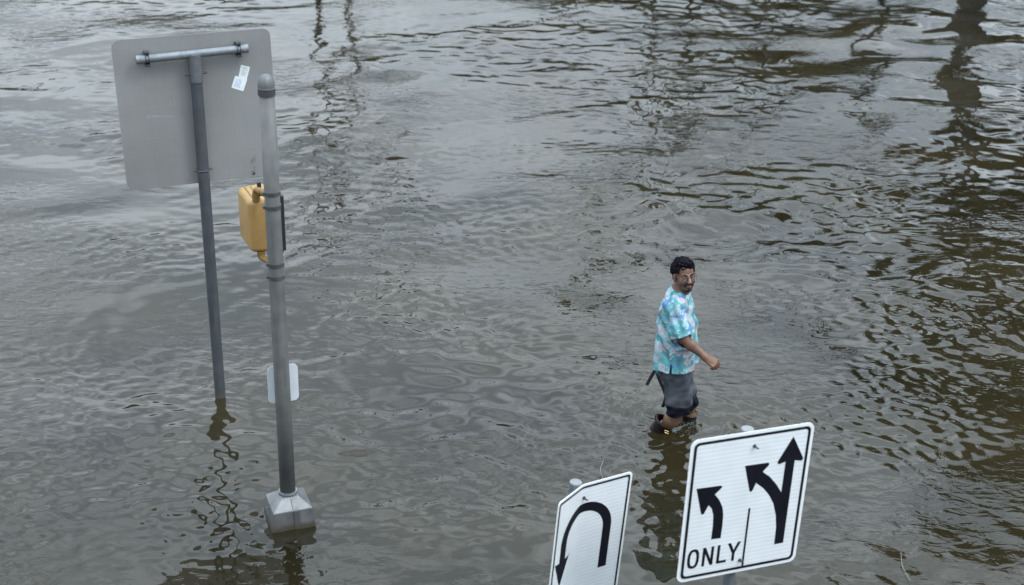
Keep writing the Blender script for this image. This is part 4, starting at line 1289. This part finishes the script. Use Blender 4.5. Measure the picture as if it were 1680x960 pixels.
tree(8.5, 27.2, 13, (12.1, 28.5, 7.4, 4.3, 3.5, 3.6), 'tall dark tree with grey trunk mirrored down the right edge of the water', 0.30, 60, 26000, 0.17, 5, lean=(.9, .4))
tree(13.5, 24.0, 12, (13.2, 24.5, 5.6, 2.6, 2.6, 2.8), 'bushy dark tree outside the right edge, beside the tall one', 0.25, 36, 12000, 0.17, 8)
# far wood reading as one mass
g = np.random.default_rng(40); cs = []
for i in range(150):
    x = g.uniform(-24, 62); y = 66 + g.normal() * 4
    hh = 8.4 + 1.5 * sin(x * .21) + 1.0 * sin(x * .57 + 1) + (.9 if x > 6 else 0) - 3.8 / (1 + math.exp((x + 3) / 2.5))
    for k in range(3):
        cs.append((x + g.normal() * .8, y + g.normal(), hh * (.25 + .25 * k) + g.normal() * .4, 110, 1.5))
ob = leaves('far_wood', cs, 1.0, 0.45, None, M_leaf, 41)
tag(ob, 'dark line of trees beyond the flooded street', 'wood', None, 'stuff')


def pole(x, y, h, r_, lab, arms=(), heads=()):
    s = empty('street_pole', (x, y, 0), lab, 'pole', 'poles mirrored in the flood water')
    bm = bmesh.new(); tube(bm, [(x, y, -.4), (x, y, h * .5), (x, y, h)], [r_, r_ * .85, r_ * .7], 14); from_bm('shaft', bm, M_post, s, True)
    for (dx, dy, z, rr) in arms:
        bm = bmesh.new(); tube(bm, bent([(x, y, z), (x + dx * .5, y + dy * .5, z + .25), (x + dx, y + dy, z + .2)], 5), rr, 8); from_bm('arm', bm, M_post, s, True)
    for (dx, z, w_, h_) in heads:
        bm = bmesh.new(); box(bm, (x + dx, y, z), (w_, 0, 0), (0, .1, 0), (0, 0, h_), .02, 2); from_bm('signal_head', bm, M_black, s)
    return s


pole(-3.7, 27.0, 6.2, .06, 'slim pole with a signal head mirrored left of the centre of the water', arms=[(1.9, 0, 5.5, .05)], heads=[(.25, 3.2, .16, .45), (1.6, 5.3, .15, .5)])
pole(3.3, 27.2, 6.0, .065, 'slim pole with two signal heads mirrored above the man', arms=[(-2.2, 0, 5.6, .05)], heads=[(-.25, 3.0, .16, .45), (-1.9, 5.3, .15, .5), (-.9, 5.4, .15, .4)])
pole(6.75, 27.0, 3.2, .075, 'short post with small boxes mirrored left of the tree trunk', heads=[(0, 1.2, .22, .18), (.05, 2.0, .2, .2), (0, 2.9, .2, .15)])


def cable(p, q, sag, r_, lab):
    p = Vector(p); q = Vector(q); pts = [p.lerp(q, t_) - Vector((0, 0, sag * 4 * t_ * (1 - t_))) for t_ in np.linspace(0, 1, 25)]
    bm = bmesh.new(); tube(bm, pts, r_, 6)
    tag(from_bm('overhead_cable', bm, M_black, None, True), lab, 'cable', 'cables mirrored in the flood water')


cable((-3.7, 27, 6.15), (8.4, 27.3, 6.6), .5, .032, 'upper overhead cable mirrored between the slim poles and the tree')
cable((-3.7, 27, 5.5), (8.4, 27.3, 5.9), .6, .026, 'lower overhead cable mirrored between the slim poles and the tree')
cable((-6, 31, 9.2), (13.0, 29.0, 9.0), 1.0, .035, 'high overhead cable mirrored across the middle of the water')

# ------------------------------------------------------------------ the overpass the view is taken from: unseen, added to shade the scene
M_conc = metal('weathered_concrete', (0.22, 0.215, 0.20), (0.33, 0.32, 0.30), 0.9, 0.0, (1.5, 1.5, 4), 0.3)
s = empty('overpass', (0, -6, 0), 'unseen concrete road overpass added behind the viewer, above the flooded street', 'overpass')
bm = bmesh.new(); box(bm, (0, -7.0, 3.55), (60, 0, 0), (0, 6.4, 0), (0, 0, .45), .04, 2); from_bm('deck', bm, M_conc, s)
for yy in (-0.75, -13.2):
    bm = bmesh.new(); box(bm, (0, yy, 4.42), (60, 0, 0), (0, .14, 0), (0, 0, .418), .03, 2); from_bm('parapet', bm, M_conc, s)
for xx in (-27, -9, 9, 27):
    bm = bmesh.new(); tube(bm, [(xx, -7, -.5), (xx, -7, 2.6)], .55, 24); from_bm('pier', bm, M_conc, s, True)
    bm = bmesh.new(); box(bm, (xx, -7, 2.845), (.7, 0, 0), (0, 5.4, 0), (0, 0, .25), .04, 2); from_bm('pier_cap', bm, M_conc, s)

cable((-4.6, 27.5, 5.9), (-2.9, 27.6, 1.2), .25, .022, 'slack wire added to mirror beside the left slim pole, leaning right')  # unseen wires, invented to break up the pole reflections
cable((-2.8, 27.8, 6.4), (-4.3, 27.9, 2.6), .3, .022, 'slack wire added to mirror beside the left slim pole, leaning left')
cable((2.2, 27.5, 6.0), (4.0, 27.6, 2.4), .3, .022, 'slack wire added to mirror beside the pole above the man')


def bare_tree(x, y, h, spread, seed, lab):  # unseen trees, put in for dark flecks in the water's reflections
    """leafless small tree: its twigs break up into dark squiggles in the water"""
    g = np.random.default_rng(seed)
    s = empty('bare_tree', (x, y, 0), lab, 'tree', 'bare trees added to mirror in the flood water')
    bm = bmesh.new(); tube(bm, bent([(x, y, -.4), (x + .05, y, h * .3), (x - .05, y, h * .6)], 4), list(np.linspace(.07, .045, 9)), 8); from_bm('trunk', bm, M_bark, s, True)
    bm = bmesh.new()
    def grow(p, d, L, r_, lv):
        q = p + d * L * .5 + Vector(g.normal(size=3)) * L * .07; e = p + d * L
        tube(bm, [p, q, e], [r_, r_ * .8, r_ * .6], 4)
        if lv == 0: return
        for k in range(3 if lv > 1 else 2):
            nd = (d + Vector(g.normal(size=3)) * Vector((1, 1, .8)).length * .33 * spread).normalized(); nd.z = abs(nd.z) * .8 + .1
            grow(p.lerp(e, g.uniform(.5, 1)), nd.normalized(), L * g.uniform(.55, .8), r_ * .62, lv - 1)
    for z_ in np.linspace(h * .2, h * .6, 7):
        a_ = g.uniform(0, 6.28); grow(Vector((x, y, z_)), Vector((cos(a_) * .7, sin(a_) * .7, .8)).normalized(), h * .18, .030, 3)
    from_bm('branches', bm, M_bark, s)
    return s


bare_tree(2.6, 27.8, 8.4, 1.0, 3, 'added bare twiggy tree mirrored above and left of the man')
bare_tree(-3.3, 28.2, 6.8, .9, 4, 'added bare twiggy tree mirrored to the right of the signal pole')
bare_tree(5.0, 29.0, 8.2, 1.1, 6, 'added bare twiggy tree mirrored between the man and the right edge')

M_reed = plain('dry_reed', (.30, .29, .25), .8)
for pts, lab in (([(1476, 607), (1500, 601), (1534, 597)], 'thin pale reed lying level on the water at the right'), ([(1478, 906), (1481, 930), (1494, 953)], 'thin pale reed upright in the lower right water'),
                 ([(990, 756), (985, 771), (990, 786)], 'thin bent pale reed on the water above the U-turn sign')):
    ps = [Vector(at(px, py, 10)) for px, py in pts]; ps = [Vector(CPOS) + (p - Vector(CPOS)) * ((CAM_H - .035) / (CAM_H - p.z)) for p in ps]
    bm = bmesh.new(); tube(bm, bent(ps, 4), [.0012] * 9, 5); tag(from_bm('floating_reed', bm, M_reed, None, True), lab, 'reed')
